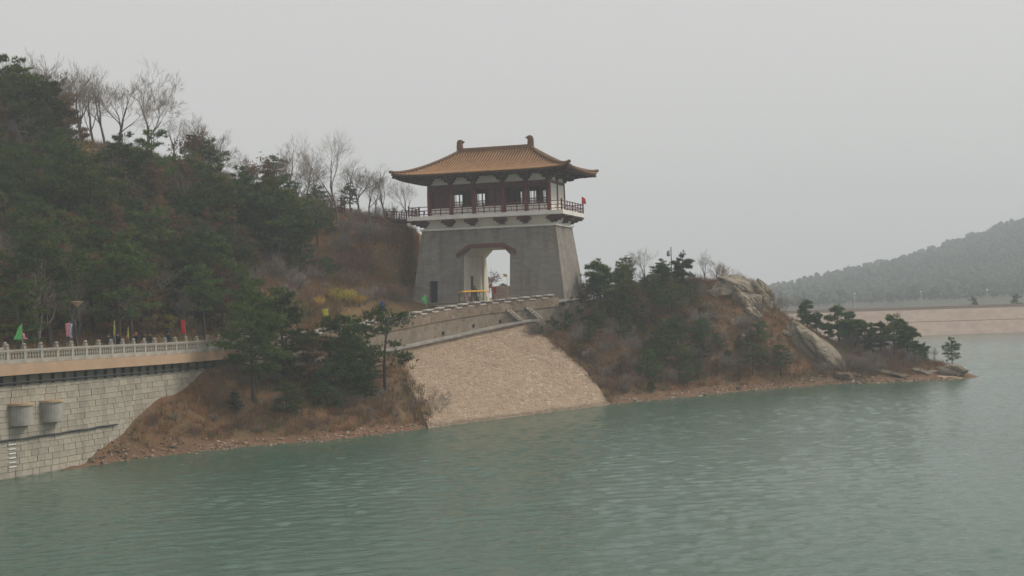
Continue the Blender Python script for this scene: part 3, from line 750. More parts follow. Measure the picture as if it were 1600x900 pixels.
# trim as a bent beam: three pieces joined, following the batter
b = MB()
def beam(b, p, q, h, y0, y1, mi=0):
    (x0, z0), (x1, z1) = p, q
    b.hexa([(x0, y0, z0), (x1, y0, z1), (x1, y1, z1), (x0, y1, z0), (x0, y0, z0 + h), (x1, y0, z1 + h), (x1, y1, z1 + h), (x0, y1, z0 + h)], mi)
xa, xb_, xc, xd = GX - GW - .85, GX - GW + GC - .18, GX + GW - GC + .18, GX + GW + .62
za, zb = GH - .95, GH + .03
beam(b, (xa, za), (xb_, zb), .42, -4.45, -3.8); beam(b, (xb_, zb), (xc, zb), .42, -4.42, -3.8); beam(b, (xc, zb), (xd, za + .25), .42, -4.45, -3.8)
b.build("arch_trim", mat("maroon_trim", (.15, .055, .05), (.11, .045, .042), scale=2), tower)
# white cornice, frieze, platform
b = MB(); b.box((0, 0, BH + .12), (2 * TW + .3, 2 * TD + .3, .22)); b.build("cornice", M_PLASTER, tower)
ZP = 9.3
b = MB(); b.hexa([(-TW + .25, -TD + .25, BH + .23), (TW - .25, -TD + .25, BH + .23), (TW - .25, TD - .25, BH + .23), (-TW + .25, TD - .25, BH + .23), (-TW - .35, -TD - .35, ZP), (TW + .35, -TD - .35, ZP), (TW + .35, TD + .35, ZP), (-TW - .35, TD + .35, ZP)]); b.build("frieze", M_PLASTER, tower)
PW, PD = 9.15, 5.0
b = MB(); b.box((0, 0, ZP + .23), (2 * PW, 2 * PD, .46)); b.box((0, 0, ZP + .05), (2 * PW - .3, 2 * PD - .3, .12)); b.build("platform", mat("platform_edge", (.77, .74, .69), (.66, .63, .58), scale=.9), tower)
ZF = ZP + .46        # floor of the pavilion
CXS = [-7.1, -4.45, -1.72, 1.72, 4.45, 7.1]; CYS = [-3.1, 0.0, 3.1]
# brackets under the platform
def under_bracket():
    b = MB(); b.box((0, -.05, .06), (.5, .8, .2)); b.box((0, -.25, .24), (.95, 1.0, .2)); b.box((0, -.5, .42), (1.4, 1.3, .2)); b.box((0, -.6, .6), (1.15, 1.5, .17))
    b.box((-.55, -.55, .56), (.2, 1.4, .12)); b.box((.55, -.55, .56), (.2, 1.4, .12)); return b.mesh("platform_bracket", M_RED)
ME_UB = under_bracket()
def rotpart(name, me, loc, rz=0, parent=tower):
    o = link(name, me, parent); o.location = loc; o.rotation_euler = (0, 0, rz); return o
for x in CXS[1:5]:
    rotpart("platform_bracket", ME_UB, (x, -TD - .0, BH + .45)); rotpart("platform_bracket", ME_UB, (x, TD, BH + .45), math.pi)
for sx in (-1, 1):
    rotpart("platform_bracket", ME_UB, (sx * (TW - .02), 0, BH + .45), sx * math.pi / 2)
    for sy in (-1, 1): rotpart("platform_bracket", ME_UB, (sx * (TW - .35), sy * (TD - .25), BH + .45), math.atan2(sy, sx) + math.pi / 2).scale = (1.15, 1.25, 1)
# columns
ZB = ZF + 3.2       # underside of the tie beam
b = MB(); b.lathe([(.3, 0), (.3, .1), (.24, .14), (.24, 2.2), (.2, ZB - ZF + .35)], 12); ME_COLM = b.mesh("column", M_RED2, True)
COLS = [(x, y) for x in CXS for y in (CYS[0], CYS[2])] + [(CXS[0], 0), (CXS[5], 0)]
for x, y in COLS: rotpart("column", ME_COLM, (x, y, ZF))
# tie beams
for y in (CYS[0], CYS[2]):
    for x0, x1 in zip(CXS, CXS[1:]): b = MB(); b.box(((x0 + x1) / 2, y, ZB + .17), (x1 - x0 - .36, .26, .34)); b.build("tie_beam", M_RED, tower)
for x in (CXS[0], CXS[5]):
    for y0, y1 in zip(CYS, CYS[1:]): b = MB(); b.box((x, (y0 + y1) / 2, ZB + .17), (.26, y1 - y0 - .36, .34)); b.build("tie_beam", mat("grey_brown_beam", (.16, .11, .085), (.12, .085, .07), scale=2), tower)
# plaster between the bracket sets, and the ring beam above
for y, sgn in ((CYS[0], -1), (CYS[2], 1)):
    for x0, x1 in zip(CXS, CXS[1:]):
        b = MB(); b.prism([(x0 + .25, 0), (x1 - .25, 0), (x1 - .7, .8), (x0 + .7, .8)], (1, 0, 0), (0, 0, 1), (0, .14, 0), (0, y - .07, ZB + .35)); b.build("plaster_panel", M_PLASTER, tower, fix=True)
for x in (CXS[0], CXS[5]):
    for y0, y1 in zip(CYS, CYS[1:]):
        b = MB(); b.prism([(y0 + .25, 0), (y1 - .25, 0), (y1 - .7, .8), (y0 + .7, .8)], (0, 1, 0), (0, 0, 1), (.14, 0, 0), (x - .07, 0, ZB + .35)); b.build("plaster_panel", M_PLASTER, tower, fix=True)
b = MB()
for y in (CYS[0], CYS[2]): b.box((0, y, ZB + 1.3), (14.9, .3, .34))
for x in (CXS[0], CXS[5]): b.box((x, 0, ZB + 1.302), (.3, 5.85, .34))
b.build("ring_beam", M_RED, tower)
# bracket sets under the eaves
def dougong():
    b = MB(); z = .35
    b.box((0, 0, z + .12), (.5, .5, .24)); z += .24
    for k, (w_, ext) in enumerate(((1.05, .75), (1.45, 1.25), (1.05, 1.7))):
        b.box((0, -ext / 2 + .15, z + .1), (.2, ext + .3, .2)); b.box((0, 0, z + .101), (w_, .2, .19)); b.box((0, -ext, z + .102), (w_ * .9, .18, .18))
        for sx in (-1, 0, 1): b.box((sx * w_ * .42, -ext, z + .24), (.22, .24, .1)); b.box((sx * w_ * .42, 0, z + .241), (.22, .24, .1))
        z += .27
    b.hexa([(-.08, -2.15, z - .42), (.08, -2.15, z - .42), (.08, 0, z - .05), (-.08, 0, z - .05), (-.08, -2.3, z - .3), (.08, -2.3, z - .3), (.08, 0, z + .1), (-.08, 0, z + .1)])
    return b.mesh("eave_bracket", M_RED)
ME_DG = dougong()
for x in CXS[1:5]:
    rotpart("eave_bracket", ME_DG, (x, CYS[0], ZB)); rotpart("eave_bracket", ME_DG, (x, CYS[2], ZB), math.pi)
for sx in (-1, 1):
    rotpart("eave_bracket", ME_DG, (sx * 7.1, 0, ZB), sx * math.pi / 2)
    for sy in (-1, 1):
        rotpart("eave_bracket", ME_DG, (sx * 7.1, sy * 3.1, ZB), 0 if sy < 0 else math.pi); rotpart("eave_bracket", ME_DG, (sx * 7.1, sy * 3.1, ZB - .004), sx * math.pi / 2)
        o = rotpart("eave_bracket", ME_DG, (sx * 7.1, sy * 3.1, ZB - .008), math.atan2(sy, sx) + math.pi / 2); o.scale = (1, 1.45, 1)
# walls: front dado, lattice, dark interior, back wall with windows
b = MB(); b.box((0, 0, ZF + .012), (14.2, 6.2, .02)); b.build("floor", mat("pavilion_floor", (.10, .08, .07)), tower)
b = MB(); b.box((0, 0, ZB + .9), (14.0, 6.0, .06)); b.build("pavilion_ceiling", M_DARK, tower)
for x0, x1 in zip(CXS, CXS[1:]):
    xm, L = (x0 + x1) / 2, x1 - x0
    b = MB(); b.box((xm, CYS[0] + .1, ZF + .45), (L - .44, .16, .9)); b.build("dado_wall", M_PLASTER, tower)
    b = MB(); b.box((xm, CYS[2] - .1, ZF + .35), (L - .44, .16, .7)); b.build("dado_wall", M_PLASTER, tower)
    f = MB(); f.box((xm, CYS[0] + .1, ZF + .96), (L - .44, .2, .12)); f.box((xm, CYS[0] + .1, ZB - .16), (L - .44, .18, .32))
    for sx in (-1, 1): f.box((xm + sx * (L / 2 - .32), CYS[0] + .1, ZF + 2.0), (.14, .17, 2.1))
    fr = f.build("window_frame", M_RED, tower)
    nl = 3 if L < 3 else 4
    for k in range(1, nl):
        g = MB(); xx = x0 + .3 + (L - .6) * k / nl; g.box((xx, CYS[0] + .1, ZF + 1.93), (.07, .1, 1.82)); g.build("mullion", M_RED, fr)
    for zz in (1.25, 1.5):
        g = MB(); g.box((xm, CYS[0] + .115, ZF + zz), (L - .7, .05, .05)); g.build("lattice_bar", M_RED, fr)
# closed shutters behind some of the front windows
for xm, wd in ((-5.78, 1.95), (.75, 1.5)):
    b = MB(); b.box((xm, CYS[0] + .22, ZF + 1.95), (wd, .06, 1.9)); b.build("shutter", M_RED, tower)
# back wall: panels leaving window openings, lattice bars in them
WIN = [(-6.4, -5.15), (-4.62, -4.35), (-3.55, -2.35), (1.75, 2.2), (2.95, 3.9), (4.6, 5.05)]
ZW0, ZW1 = ZF + 1.5, ZF + 2.85
edges = [-6.88] + [q for w_ in WIN for q in w_] + [6.88]
for a, c in zip(edges[::2], edges[1::2]): b = MB(); b.box(((a + c) / 2, CYS[2] - .1, (ZF + .7 + ZB + .3) / 2), (c - a, .14, ZB + .3 - ZF - .7)); b.build("back_panel", M_RED, tower)
for a, c in WIN:
    b = MB(); b.box(((a + c) / 2, CYS[2] - .1, (ZW1 + ZB + .3) / 2), (c - a, .14, ZB + .3 - ZW1)); b.box(((a + c) / 2, CYS[2] - .1, (ZF + .7 + ZW0) / 2), (c - a, .14, ZW0 - ZF - .7)); b.build("back_panel", M_RED, tower)
    f = MB()
    for q in np.linspace(a, c, max(3, int((c - a) / .33)) + 1): f.box((q, CYS[2] - .1, (ZW0 + ZW1) / 2), (.06, .08, ZW1 - ZW0))
    for zz in (.3, .52): f.box(((a + c) / 2, CYS[2] - .1, ZW0 + zz), (c - a, .07, .07))
    f.build("window_lattice", M_RED, tower)
for sx in (-1, 1):
    for y0, y1 in zip(CYS, CYS[1:]):
        b = MB(); b.box((sx * 7.1, (y0 + y1) / 2, (ZF + ZB) / 2), (.22, y1 - y0 - .42, ZB - ZF)); b.build("end_wall", M_PLASTER, tower)
# roof
EU, EV, RU = 10.35, 6.4, 4.25
ZE, ZR = ZB + 1.34, ZB + 4.34     # eave and ridge heights
def roof_z(u, v):
    t = min((EV - abs(v)) / EV, (EU - abs(u)) / (EU - RU)); t = max(0, min(1, t))
    cu, cv = abs(u) / EU, abs(v) / EV
    lift = .62 * (max(0, cu - .35) / .65) ** 3 * cv ** 4 + .62 * (max(0, cv - .2) / .8) ** 3 * cu ** 6
    return ZE + (ZR - ZE) * (.46 * t + .54 * t ** 1.9) + .26 * lift
b = MB(); nu, nv = 92, 56
us, vs = np.linspace(-EU, EU, nu + 1), np.linspace(-EV, EV, nv + 1)
top = [(u, v, roof_z(u, v)) for v in vs for u in us]
FQ = [(j * (nu + 1) + i, j * (nu + 1) + i + 1, (j + 1) * (nu + 1) + i + 1, (j + 1) * (nu + 1) + i) for j in range(nv) for i in range(nu)]
b.add(top, FQ); roof = b.build("roof", mat("tile_bed", (.11, .055, .028), (.08, .042, .024), scale=1.5), tower, smooth=True)
md = roof.modifiers.new("thick", 'SOLIDIFY'); md.thickness = .2; md.offset = -1
b = MB(); sp = .33
def rib(pts, rad=.095):
    # half round cover tiles, slightly stepped tile by tile
    o = len(b.v); n = 5
    for i, p in enumerate(pts):
        d = (Vector(pts[min(i + 1, len(pts) - 1)]) - Vector(pts[max(0, i - 1)])).normalized(); a = d.cross(Vector((0, 0, 1))).normalized(); up = a.cross(d)
        r = rad
        for k in range(n):
            t = math.pi * k / (n - 1); b.v.append(tuple(Vector(p) + a * math.cos(t) * r + up * math.sin(t) * r * 1.15))
    for i in range(len(pts) - 1):
        for k in range(n - 1): b.f.append((o + i * n + k, o + i * n + k + 1, o + (i + 1) * n + k + 1, o + (i + 1) * n + k)); b.m.append(0)
    b.f.append(tuple(o + k for k in range(n))); b.m.append(0)
u = -EU + .14
while u < EU:
    vi = 0.0 if abs(u) < RU else EV * (abs(u) - RU) / (EU - RU)
    for sg in (-1, 1):
        if EV - vi > .25: rib([(u, sg * q, roof_z(u, q)) for q in np.linspace(EV + .06, vi, 9)])
    u += sp
v = -EV + .14
while v < EV:
    ui = RU + (EU - RU) * abs(v) / EV
    for sg in (-1, 1):
        if EU - ui > .25: rib([(sg * q, v, roof_z(q, v)) for q in np.linspace(EU + .06, ui, 9)])
    v += sp
tag(b.build("cover_tiles", M_TILE, roof), kind="stuff")
b = MB()
for sx in (-1, 1):
    for sy in (-1, 1):
        pts = [(sx * (RU + (EU - RU) * t), sy * EV * t, roof_z(RU + (EU - RU) * t, EV * t) + .13 + .05 * t) for t in np.linspace(0, 1.015, 16)]
        hb = MB(); hb.tube(pts, [.19] * 13 + [.18, .18, .19], 8); hb.build("hip_ridge", M_TILE2, roof)
        e = Vector(pts[-1]); hb = MB(); d = Vector((sx, sy, 0)).normalized(); hb.prism([(-.5, -.14), (.1, -.14), (.12, .1), (.02, .13), (-.1, .1), (-.5, .08)], d, (0, 0, 1), d.cross(Vector((0, 0, 1))) * .2, e - d.cross(Vector((0, 0, 1))) * .1); hb.build("corner_ornament", M_TILE2, roof, fix=True)
        hb = MB(); p0, p1 = Vector((sx * 7.3, sy * 3.3, ZB + 1.2)), Vector((sx * (EU - .08), sy * (EV - .08), roof_z(EU, EV) - .42)); hb.tube([p0, (p0 + p1) / 2 + Vector((0, 0, -.12)), p1], [.16, .15, .13], 6); hb.build("corner_beam", M_RED, roof)
b = MB(); b.prism([(-.24, -.15), (.24, -.15), (.2, .32), (.11, .42), (-.11, .42), (-.2, .32)], (0, 1, 0), (0, 0, 1), (2 * RU + .2, 0, 0), (-RU - .1, 0, ZR)); b.build("main_ridge", M_TILE2, roof, fix=True)
own = [(-.34, -.1), (.36, -.1), (.34, .55), (.30, .9), (.42, 1.05), (.62, 1.12), (.5, 1.22), (.36, 1.3), (.2, 1.38), (-.02, 1.4), (-.2, 1.3), (-.3, 1.1), (-.34, .6)]
for sx in (-1, 1):
    b = MB(); b.prism([(p[0] * 1.0, p[1]) for p in own], (-sx, 0, 0), (0, 0, 1), (0, .4, 0), (sx * (RU + .02), -.2, ZR + .02)); b.build("ridge_ornament", M_TILE2, roof, fix=True)
# soffit and rafters
b = MB()
ring = [(EU - .12, EV - .12), (7.0, 3.0)]
def soff(u, v, k): return (u, v, (roof_z(u, v) - .3) if k == 0 else ZB + 1.72)
loopo, loopi = [], []
for a in range(48):
    t = a / 48; per4 = t * 4; side = int(per4); q = (per4 - side) * 2 - 1
    f_ = [(q, -1), (1, q), (-q, 1), (-1, -q)][side]
    loopo.append(soff(f_[0] * ring[0][0], f_[1] * ring[0][1], 0)); loopi.append(soff(f_[0] * ring[1][0], f_[1] * ring[1][1], 1))
b.add(loopo + loopi, [(i, (i + 1) % 48, 48 + (i + 1) % 48, 48 + i) for i in range(48)]); b.build("soffit", M_RED, roof)
b = MB()
u = -EU + .5
while u < EU - .4:
    for sg in (-1, 1):
        b.box((u, sg * (EV - .6), roof_z(u, EV - .6) - .31), (.11, 1.15, .12), M=Matrix.Rotation(-sg * math.atan((roof_z(u, EV - 1.1) - roof_z(u, EV - .05)) / 1.05), 3, 'X'))
    u += .3
v = -EV + .5
while v < EV - .4:
    for sg in (-1, 1): b.box((sg * (EU - .6), v, roof_z(EU - .6, v) - .31), (1.15, .11, .12), M=Matrix.Rotation(sg * math.atan((roof_z(EU - 1.1, v) - roof_z(EU - .05, v)) / 1.05), 3, 'Y'))
    v += .3
tag(b.build("rafters", mat("rafter_brown", (.10, .045, .035), (.075, .036, .03)), roof), kind="stuff")
# platform railing
M_RR = mat("railing_red", (.15, .035, .035), (.11, .03, .03), rough=.6)
def rail_run(p0, p1, n, posts_end=True):
    p0, p1 = Vector(p0), Vector(p1); d = p1 - p0; L = d.length; rz = math.atan2(d.y, d.x)
    for i in range(n + 1):
        if i == n and not posts_end: break
        b = MB(); big = i in (0, n); b.box(p0 + d * i / n + Vector((0, 0, .55 if not big else .62)), (.1 if not big else .14, .1 if not big else .14, 1.1 if not big else 1.24), rz=rz); b.build("railing_post", M_RR, tower)
    for zz in (.2, .6, 1.02): b = MB(); b.box((p0 + p1) / 2 + Vector((0, 0, zz)), (L, .07, .08), rz=rz); b.build("railing_bar", M_RR, tower)
    for i in range(n):
        b = MB(); b.box(p0 + d * (i + .5) / n + Vector((0, 0, .41)), (.05, .05, .36), rz=rz); b.build("railing_strut", M_RR, tower)
z_ = ZF + .004; g = .18
rail_run((-PW + g, -PD + g, z_), (PW - g, -PD + g, z_), 14); rail_run((PW - g, -PD + g, z_), (PW - g, PD - g, z_), 8); rail_run((PW - g, PD - g, z_), (-PW + g, PD - g, z_), 14)
rail_run((-PW + g, -PD + g, z_), (-PW + g, -1.6, z_), 3)
rail_run((-PW + g, PD - g, z_), (-PW + g, 1.6, z_), 3)
# walkway from the platform to the hilltop
wk = empty("walkway", TC, TH); tag(wk, "dark red railed walkway from the tower platform to the hilltop", "walkway")
b = MB(); b.box((-10.9, 0, ZF - .16), (3.3, 2.6, .28)); b.build("deck", mat("walkway_deck", (.09, .05, .045)), wk)
for sy in (-1, 1):
    for i in range(7):
        x = -9.4 - i * .62 * (1 if sy > 0 else 1)
        b = MB(); b.box((x, sy * 1.2, ZF + .52), (.1, .1, 1.04)); b.build("post", M_RR, wk)
    for zz in (.2, .6, 1.0): b = MB(); b.box((-11.25, sy * 1.2, ZF + zz), (3.9, .07, .08)); b.build("rail", M_RR, wk)
hr = empty("hilltop_railing"); tag(hr, "low dark wooden railing along the hilltop beside the bare trees", "railing")
prev = None
for i in range(9):
    p = T2W(-13.2 - i * .95, -.9 + .12 * i); p.z = float(hB(np.array([p.x]), np.array([p.y]))[0]) - .1
    b = MB(); b.box((p.x, p.y, p.z + .5), (.11, .11, 1.1)); b.build("post", M_RR, hr)
    if prev is not None:
        for zz in (.55, .98): b = MB(); b.tube([prev + Vector((0, 0, zz)), p + Vector((0, 0, zz))], .045, 5); b.build("rail", M_RR, hr)
    prev = p

# ------------------------------------------------------------------ trees
M_BARK = mat("pine_bark", (.075, .055, .042), (.05, .038, .03), scale=6, bump=.4)
M_BARK2 = mat("grey_bark", (.16, .135, .12), (.11, .092, .082), scale=5)
M_TWIG = mat("twig", (.26, .22, .19), (.20, .165, .145), scale=2, rnd=.15)
M_TWIG_R = mat("russet_twig", (.22, .125, .08), (.17, .10, .065), scale=2, rnd=.15)
def m_needles(name, c1, c2, c3):
    m = bpy.data.materials.new(name); m.use_nodes = True; n, l, b = nodes_of(m); b.inputs["Roughness"].default_value = .75; b.inputs["Specular IOR Level"].default_value = .15
    tc = n.new("ShaderNodeTexCoord"); oi = n.new("ShaderNodeObjectInfo")
    c = rampn(n, l, noise(n, l, tc.outputs["Object"], 1.1, 4), [(.35, c1), (.52, c2), (.72, c3)])
    hs = n.new("ShaderNodeHueSaturation"); l.new(c, hs.inputs["Color"])
    for inp, lo, hi in (("Value", .62, 1.45), ("Hue", .47, .515)):
        mr = n.new("ShaderNodeMapRange"); mr.inputs["To Min"].default_value = lo; mr.inputs["To Max"].default_value = hi
        if inp == "Hue":
            mm = n.new("ShaderNodeMath"); mm.operation = 'MULTIPLY'; mm.inputs[1].default_value = 7.31; l.new(oi.outputs["Random"], mm.inputs[0])
            fr_ = n.new("ShaderNodeMath"); fr_.operation = 'FRACT'; l.new(mm.outputs[0], fr_.inputs[0]); l.new(fr_.outputs[0], mr.inputs["Value"])
        else: l.new(oi.outputs["Random"], mr.inputs["Value"])
        l.new(mr.outputs[0], hs.inputs[inp])
    l.new(hs.outputs[0], b.inputs["Base Color"])
    tl = n.new("ShaderNodeBsdfTranslucent"); l.new(hs.outputs[0], tl.inputs["Color"]); mx = n.new("ShaderNodeMixShader"); mx.inputs[0].default_value = .22
    l.new(b.outputs[0], mx.inputs[1]); l.new(tl.outputs[0], mx.inputs[2]); l.new(mx.outputs[0], n["Material Output"].inputs["Surface"]); return m
M_NEEDLE = m_needles("pine_needles", (.042, .076, .020), (.080, .122, .032), (.140, .150, .045))
M_NEEDLE_B = m_needles("browning_needles", (.10, .085, .035), (.18, .115, .055), (.23, .14, .075))
M_LEAF_R = m_needles("russet_leaves", (.10, .055, .03), (.15, .075, .04), (.17, .10, .055))
M_LEAF_Y = m_needles("yellow_blossom", (.38, .30, .03), (.48, .38, .04), (.30, .26, .05))

def tuft(b, c, out, rs, n, ln, wd):
    for k in range(n):
        d = Vector(rs.normal(size=3)) + out * .6 + Vector((0, 0, .45)); d.normalize()
        sd_ = d.cross(Vector(rs.normal(size=3))).normalized() * wd * rs.uniform(.6, 1.2); L = ln * rs.uniform(.6, 1.15)
        b.add([c - sd_, c + sd_, c + d * L], [(0, 1, 2)])
def make_pine(seed, H, cb, spread, lean=0.0, dense=1.0, flat=.5, needle=None, airy=False):
    rs = np.random.default_rng(seed); tr, cr = MB(), MB()
    ax, ay = rs.uniform(-1, 1, 2) * .35; la = rs.uniform(0, 6.28)
    def tp(t): return Vector((lean * H * t * t + ax * math.sin(t * 5 + la) * t, ay * math.sin(t * 4 + la * 2) * t, H * t))
    ts = np.linspace(0, .97, 9); r0 = .018 * H + .03
    tr.tube([tp(t) - Vector((0, 0, .5 if t == 0 else 0)) for t in ts], [r0 * (1 - t) ** .8 + .02 for t in ts], 7)
    t = cb; step = .42 / H
    while t < .98:
        q = (t - cb) / (1 - cb); prof = (math.sin(math.pi * min(1, (q * .72 + .24))) ** .6) * (1 - q * .22)
        for k in range(int(rs.integers(2, 5))):
            if airy and rs.random() < .35: continue
            az = rs.uniform(0, 2 * math.pi); L = spread * prof * rs.uniform(.55, 1.15); p0 = tp(t + rs.uniform(-.3, .3) * step)
            d = Vector((math.cos(az), math.sin(az), rs.uniform(-.12, .3) + .35 * q)).normalized()
            pts = [p0]; cur = p0.copy(); dd = d.copy()
            for j in range(4):
                dd = (dd + Vector(rs.normal(size=3)) * .13 + Vector((0, 0, .06 * (j - 1)))).normalized(); cur = cur + dd * L / 4; pts.append(cur.copy())
            rb = .012 * L + .012 + .01 * (1 - q)
            tr.tube(pts, [rb * (1 - .2 * j) for j in range(5)], 4, cap=False)
            nt = max(4, int(L * 13 * dense))
            for j in range(nt):
                f = (rs.uniform(.25, 1.05)) ** .7 * 4; i0 = min(int(f), 3); base_ = pts[i0].lerp(pts[i0 + 1], min(1.1, f - i0))
                w_ = .32 * L * (1.15 - f / 5); c = base_ + Vector((rs.normal() * w_, rs.normal() * w_, abs(rs.normal()) * w_ * flat * .6))
                tuft(cr, c, d, rs, 13, .40, .045)
        t += step * rs.uniform(.8, 1.5)
    for j in range(8): tuft(cr, tp(1.0) + Vector(rs.normal(size=3)) * .22, Vector((0, 0, 1)), rs, 14, .36, .04)
    return tr.mesh("trunk", M_BARK, True), cr.mesh("crown", needle or M_NEEDLE)
def make_bare(seed, H, levels=5, spread=.6, trunk_h=.3, leaves=0, twig=None, multi=1, up=.25, bark=None):
    rs = np.random.default_rng(seed); tr, tw, lf = MB(), MB(), MB()
    def grow(p, d, L, r, lev):
        n = 3 if lev < 3 else 2; pts = [p]; cur, dd = p.copy(), d.copy()
        for j in range(n):
            dd = (dd + Vector(rs.normal(size=3)) * (.10 + .03 * lev) + Vector((0, 0, .04))).normalized(); cur = cur + dd * L / n; pts.append(cur.copy())
        r1 = r * .62; (tr if lev < 2 else tw).tube(pts, [r + (r1 - r) * j / n for j in range(n + 1)], 6 if lev < 2 else 3, cap=False)
        if lev >= levels:
            if leaves and rs.random() < leaves:
                for k in range(3):
                    c = pts[-1] + Vector(rs.normal(size=3)) * .15; e1, e2 = Vector(rs.normal(size=3)).normalized() * .13, Vector(rs.normal(size=3)).normalized() * .13
                    lf.add([c, c + e1, c + e1 + e2, c + e2], [(0, 1, 2, 3)])
            return
        nb = int(rs.integers(3, 5)) if lev > 0 else int(rs.integers(4, 6))
        for k in range(nb):
            f = .35 + .65 * (k + 1) / nb if lev > 0 else .45 + .55 * (k + 1) / nb
            i0 = min(int(f * n), n - 1); q = pts[i0].lerp(pts[i0 + 1], f * n - i0)
            a = Vector(rs.normal(size=3)); a = (a - a.dot(dd) * dd).normalized(); ang = spread * rs.uniform(.6, 1.25) * (0.45 if k == nb - 1 else 1)
            nd = (dd * math.cos(ang) + a * math.sin(ang) + Vector((0, 0, up * rs.uniform(.2, 1)))).normalized()
            grow(q, nd, L * rs.uniform(.55, .8), max(.0085, r1 * (.85 if k == nb - 1 else .6)), lev + 1)
    for k in range(multi):
        d = Vector((rs.normal() * (.05 if multi == 1 else .45), rs.normal() * (.05 if multi == 1 else .45), 1)).normalized()
        grow(Vector((rs.normal() * .1 * (multi > 1), rs.normal() * .1 * (multi > 1), -.3)), d, H * (trunk_h + .12), (.017 * H + .02) / (1 if multi == 1 else 1.8), 0)
    # bring to height
    allz = [v[2] for v in tw.v] or [1]; k = H / max(allz)
    for m_ in (tr, tw, lf): m_.v = [(v[0] * k, v[1] * k, v[2] * k) for v in m_.v]
    return tr.mesh("trunk", bark or M_BARK2, True), tw.mesh("crown", twig or M_TWIG), (lf.mesh("leaves", M_LEAF_R) if leaves else None)

PINES = [make_pine(100 + i, H, cb, sp, ln, dn) for i, (H, cb, sp, ln, dn) in enumerate(((8.5, .22, 3.0, .03, .8), (7.5, .12, 2.9, -.04, .9), (9.0, .3, 3.0, .02, .8), (6.5, .10, 2.7, .05, .95), (8.0, .38, 3.4, -.05, .8), (5.2, .06, 2.4, 0, 1.0)))]
PINES_B = [make_pine(120 + i, H, .2, sp, 0, .8, needle=M_NEEDLE_B) for i, (H, sp) in enumerate(((7.5, 2.3), (6.0, 2.0)))]
BARES = [make_bare(200 + i, H, 5, sp, th) for i, (H, sp, th) in enumerate(((9.0, .62, .28), (8.0, .6, .22), (7.0, .7, .2), (9.5, .55, .3)))]
BARES_L = [make_bare(220 + i, H, 5, .55, .25, leaves=.6, twig=M_TWIG_R) for i, H in enumerate((7.0, 6.2))]
BUSHES = [make_bare(240 + i, H, 3, .6, .3, twig=(M_TWIG, M_TWIG_R, M_TWIG)[i], multi=7, up=.15) for i, H in enumerate((2.4, 2.0, 1.6))]
def put_tree(kind, proto, loc, sc=1.0, rz=None, label=None, cat=None, group=None, sxy=1.0, tilt=0.0):
    root = empty(kind, loc, random.uniform(0, 6.28) if rz is None else rz); root.scale = (sc * sxy, sc * sxy, sc); root.rotation_euler[0] = tilt
    for nm, me in zip(("trunk", "crown", "leaves"), proto):
        if me is not None: link(nm, me, root)
    tag(root, label, cat or "tree", group); return root
def gA(x, y): return float(hA(np.array([x]), np.array([y]))[0])
def gB(x, y): return float(hB(np.array([x]), np.array([y]))[0])
def nat_height(proto): return max(v.co.z for v in proto[1].vertices)
PH = {id(p[1]): nat_height(p) for p in PINES + PINES_B + BARES + BARES_L + BUSHES}
def tree_at(kind, proto, px, Y, H, g, **kw):
    p = place(px, Y, 10); 
    for _ in range(3): z = g(p.x, p.y); p = place(px, Y, z)
    return put_tree(kind, proto, (p.x, p.y, z - .05), H / PH[id(proto[1])], **kw)

# the named trees of the near bank
BIG = make_pine(301, 9.2, .28, 4.0, .02, 1.15); AIRY = make_pine(309, 7.4, .24, 4.3, .05, .7, airy=True); MID = make_pine(306, 6.8, .12, 3.0, .03, 1.0)
for q in (BIG, AIRY, MID): PH[id(q[1])] = nat_height(q)
GB = "pines on the near bank"
tree_at("pine_tree", BIG, 396, 110.5, 9.4, gA, rz=2.6, sxy=.88, label="largest dark pine on the near bank, hiding the end of the railing", cat="pine tree", group=GB)
tree_at("pine_tree", PINES[3], 446, 114, 8.2, gA, rz=2.0, label="pine just right of the largest pine on the near bank", cat="pine tree", group=GB)
tree_at("pine_tree", PINES_B[0], 486, 114.5, 6.2, gA, rz=1.0, label="browning pine in the middle of the near bank", cat="pine tree", group=GB)
tree_at("pine_tree", MID, 540, 117, 7.0, gA, rz=3.0, label="bushy dark pine between the browning pine and the airy pine", cat="pine tree", group=GB)
tree_at("pine_tree", PINES[5], 512, 113.5, 4.2, gA, rz=3.6, label="low pine in front of the bushy pine on the near bank", cat="pine tree", group=GB)
tree_at("pine_tree", AIRY, 602, 121.5, 8.1, gA, rz=.2, label="airy pine with bare dark trunk leaning over the stone slope", cat="pine tree", group=GB)
tree_at("pine_tree", PINES[1], 556, 122.5, 6.0, gA, rz=1.7, label="full dark pine just behind the airy pine", cat="pine tree", group=GB)
tree_at("pine_tree", PINES[4], 415, 118.5, 8.0, gA, rz=1.1, label="pine behind the largest pine, against the toothed wall", cat="pine tree", group=GB)
tree_at("pine_tree", PINES[5], 448, 110.5, 2.9, gA, rz=.7, label="small pine low on the near bank above the shore", cat="pine tree", group=GB, sxy=1.3)
tree_at("pine_tree", PINES[1], 572, 117.5, 2.6, gA, rz=.1, label="small pine at the foot of the airy pine", cat="pine tree", group=GB, sxy=1.2)
tree_at("pine_tree", PINES[3], 365, 109, 1.6, gA, rz=.1, label="little pine seedling at the foot of the largest pine", cat="pine tree", group=GB, sxy=1.3)
SHR = make_bare(330, 3.2, 4, .7, .25, multi=2, up=.12); PH[id(SHR[1])] = nat_height(SHR)
tree_at("bare_shrub", SHR, 683, 119.5, 3.3, gA, label="leafless shrub at the water's edge before the stone slope", cat="shrub")

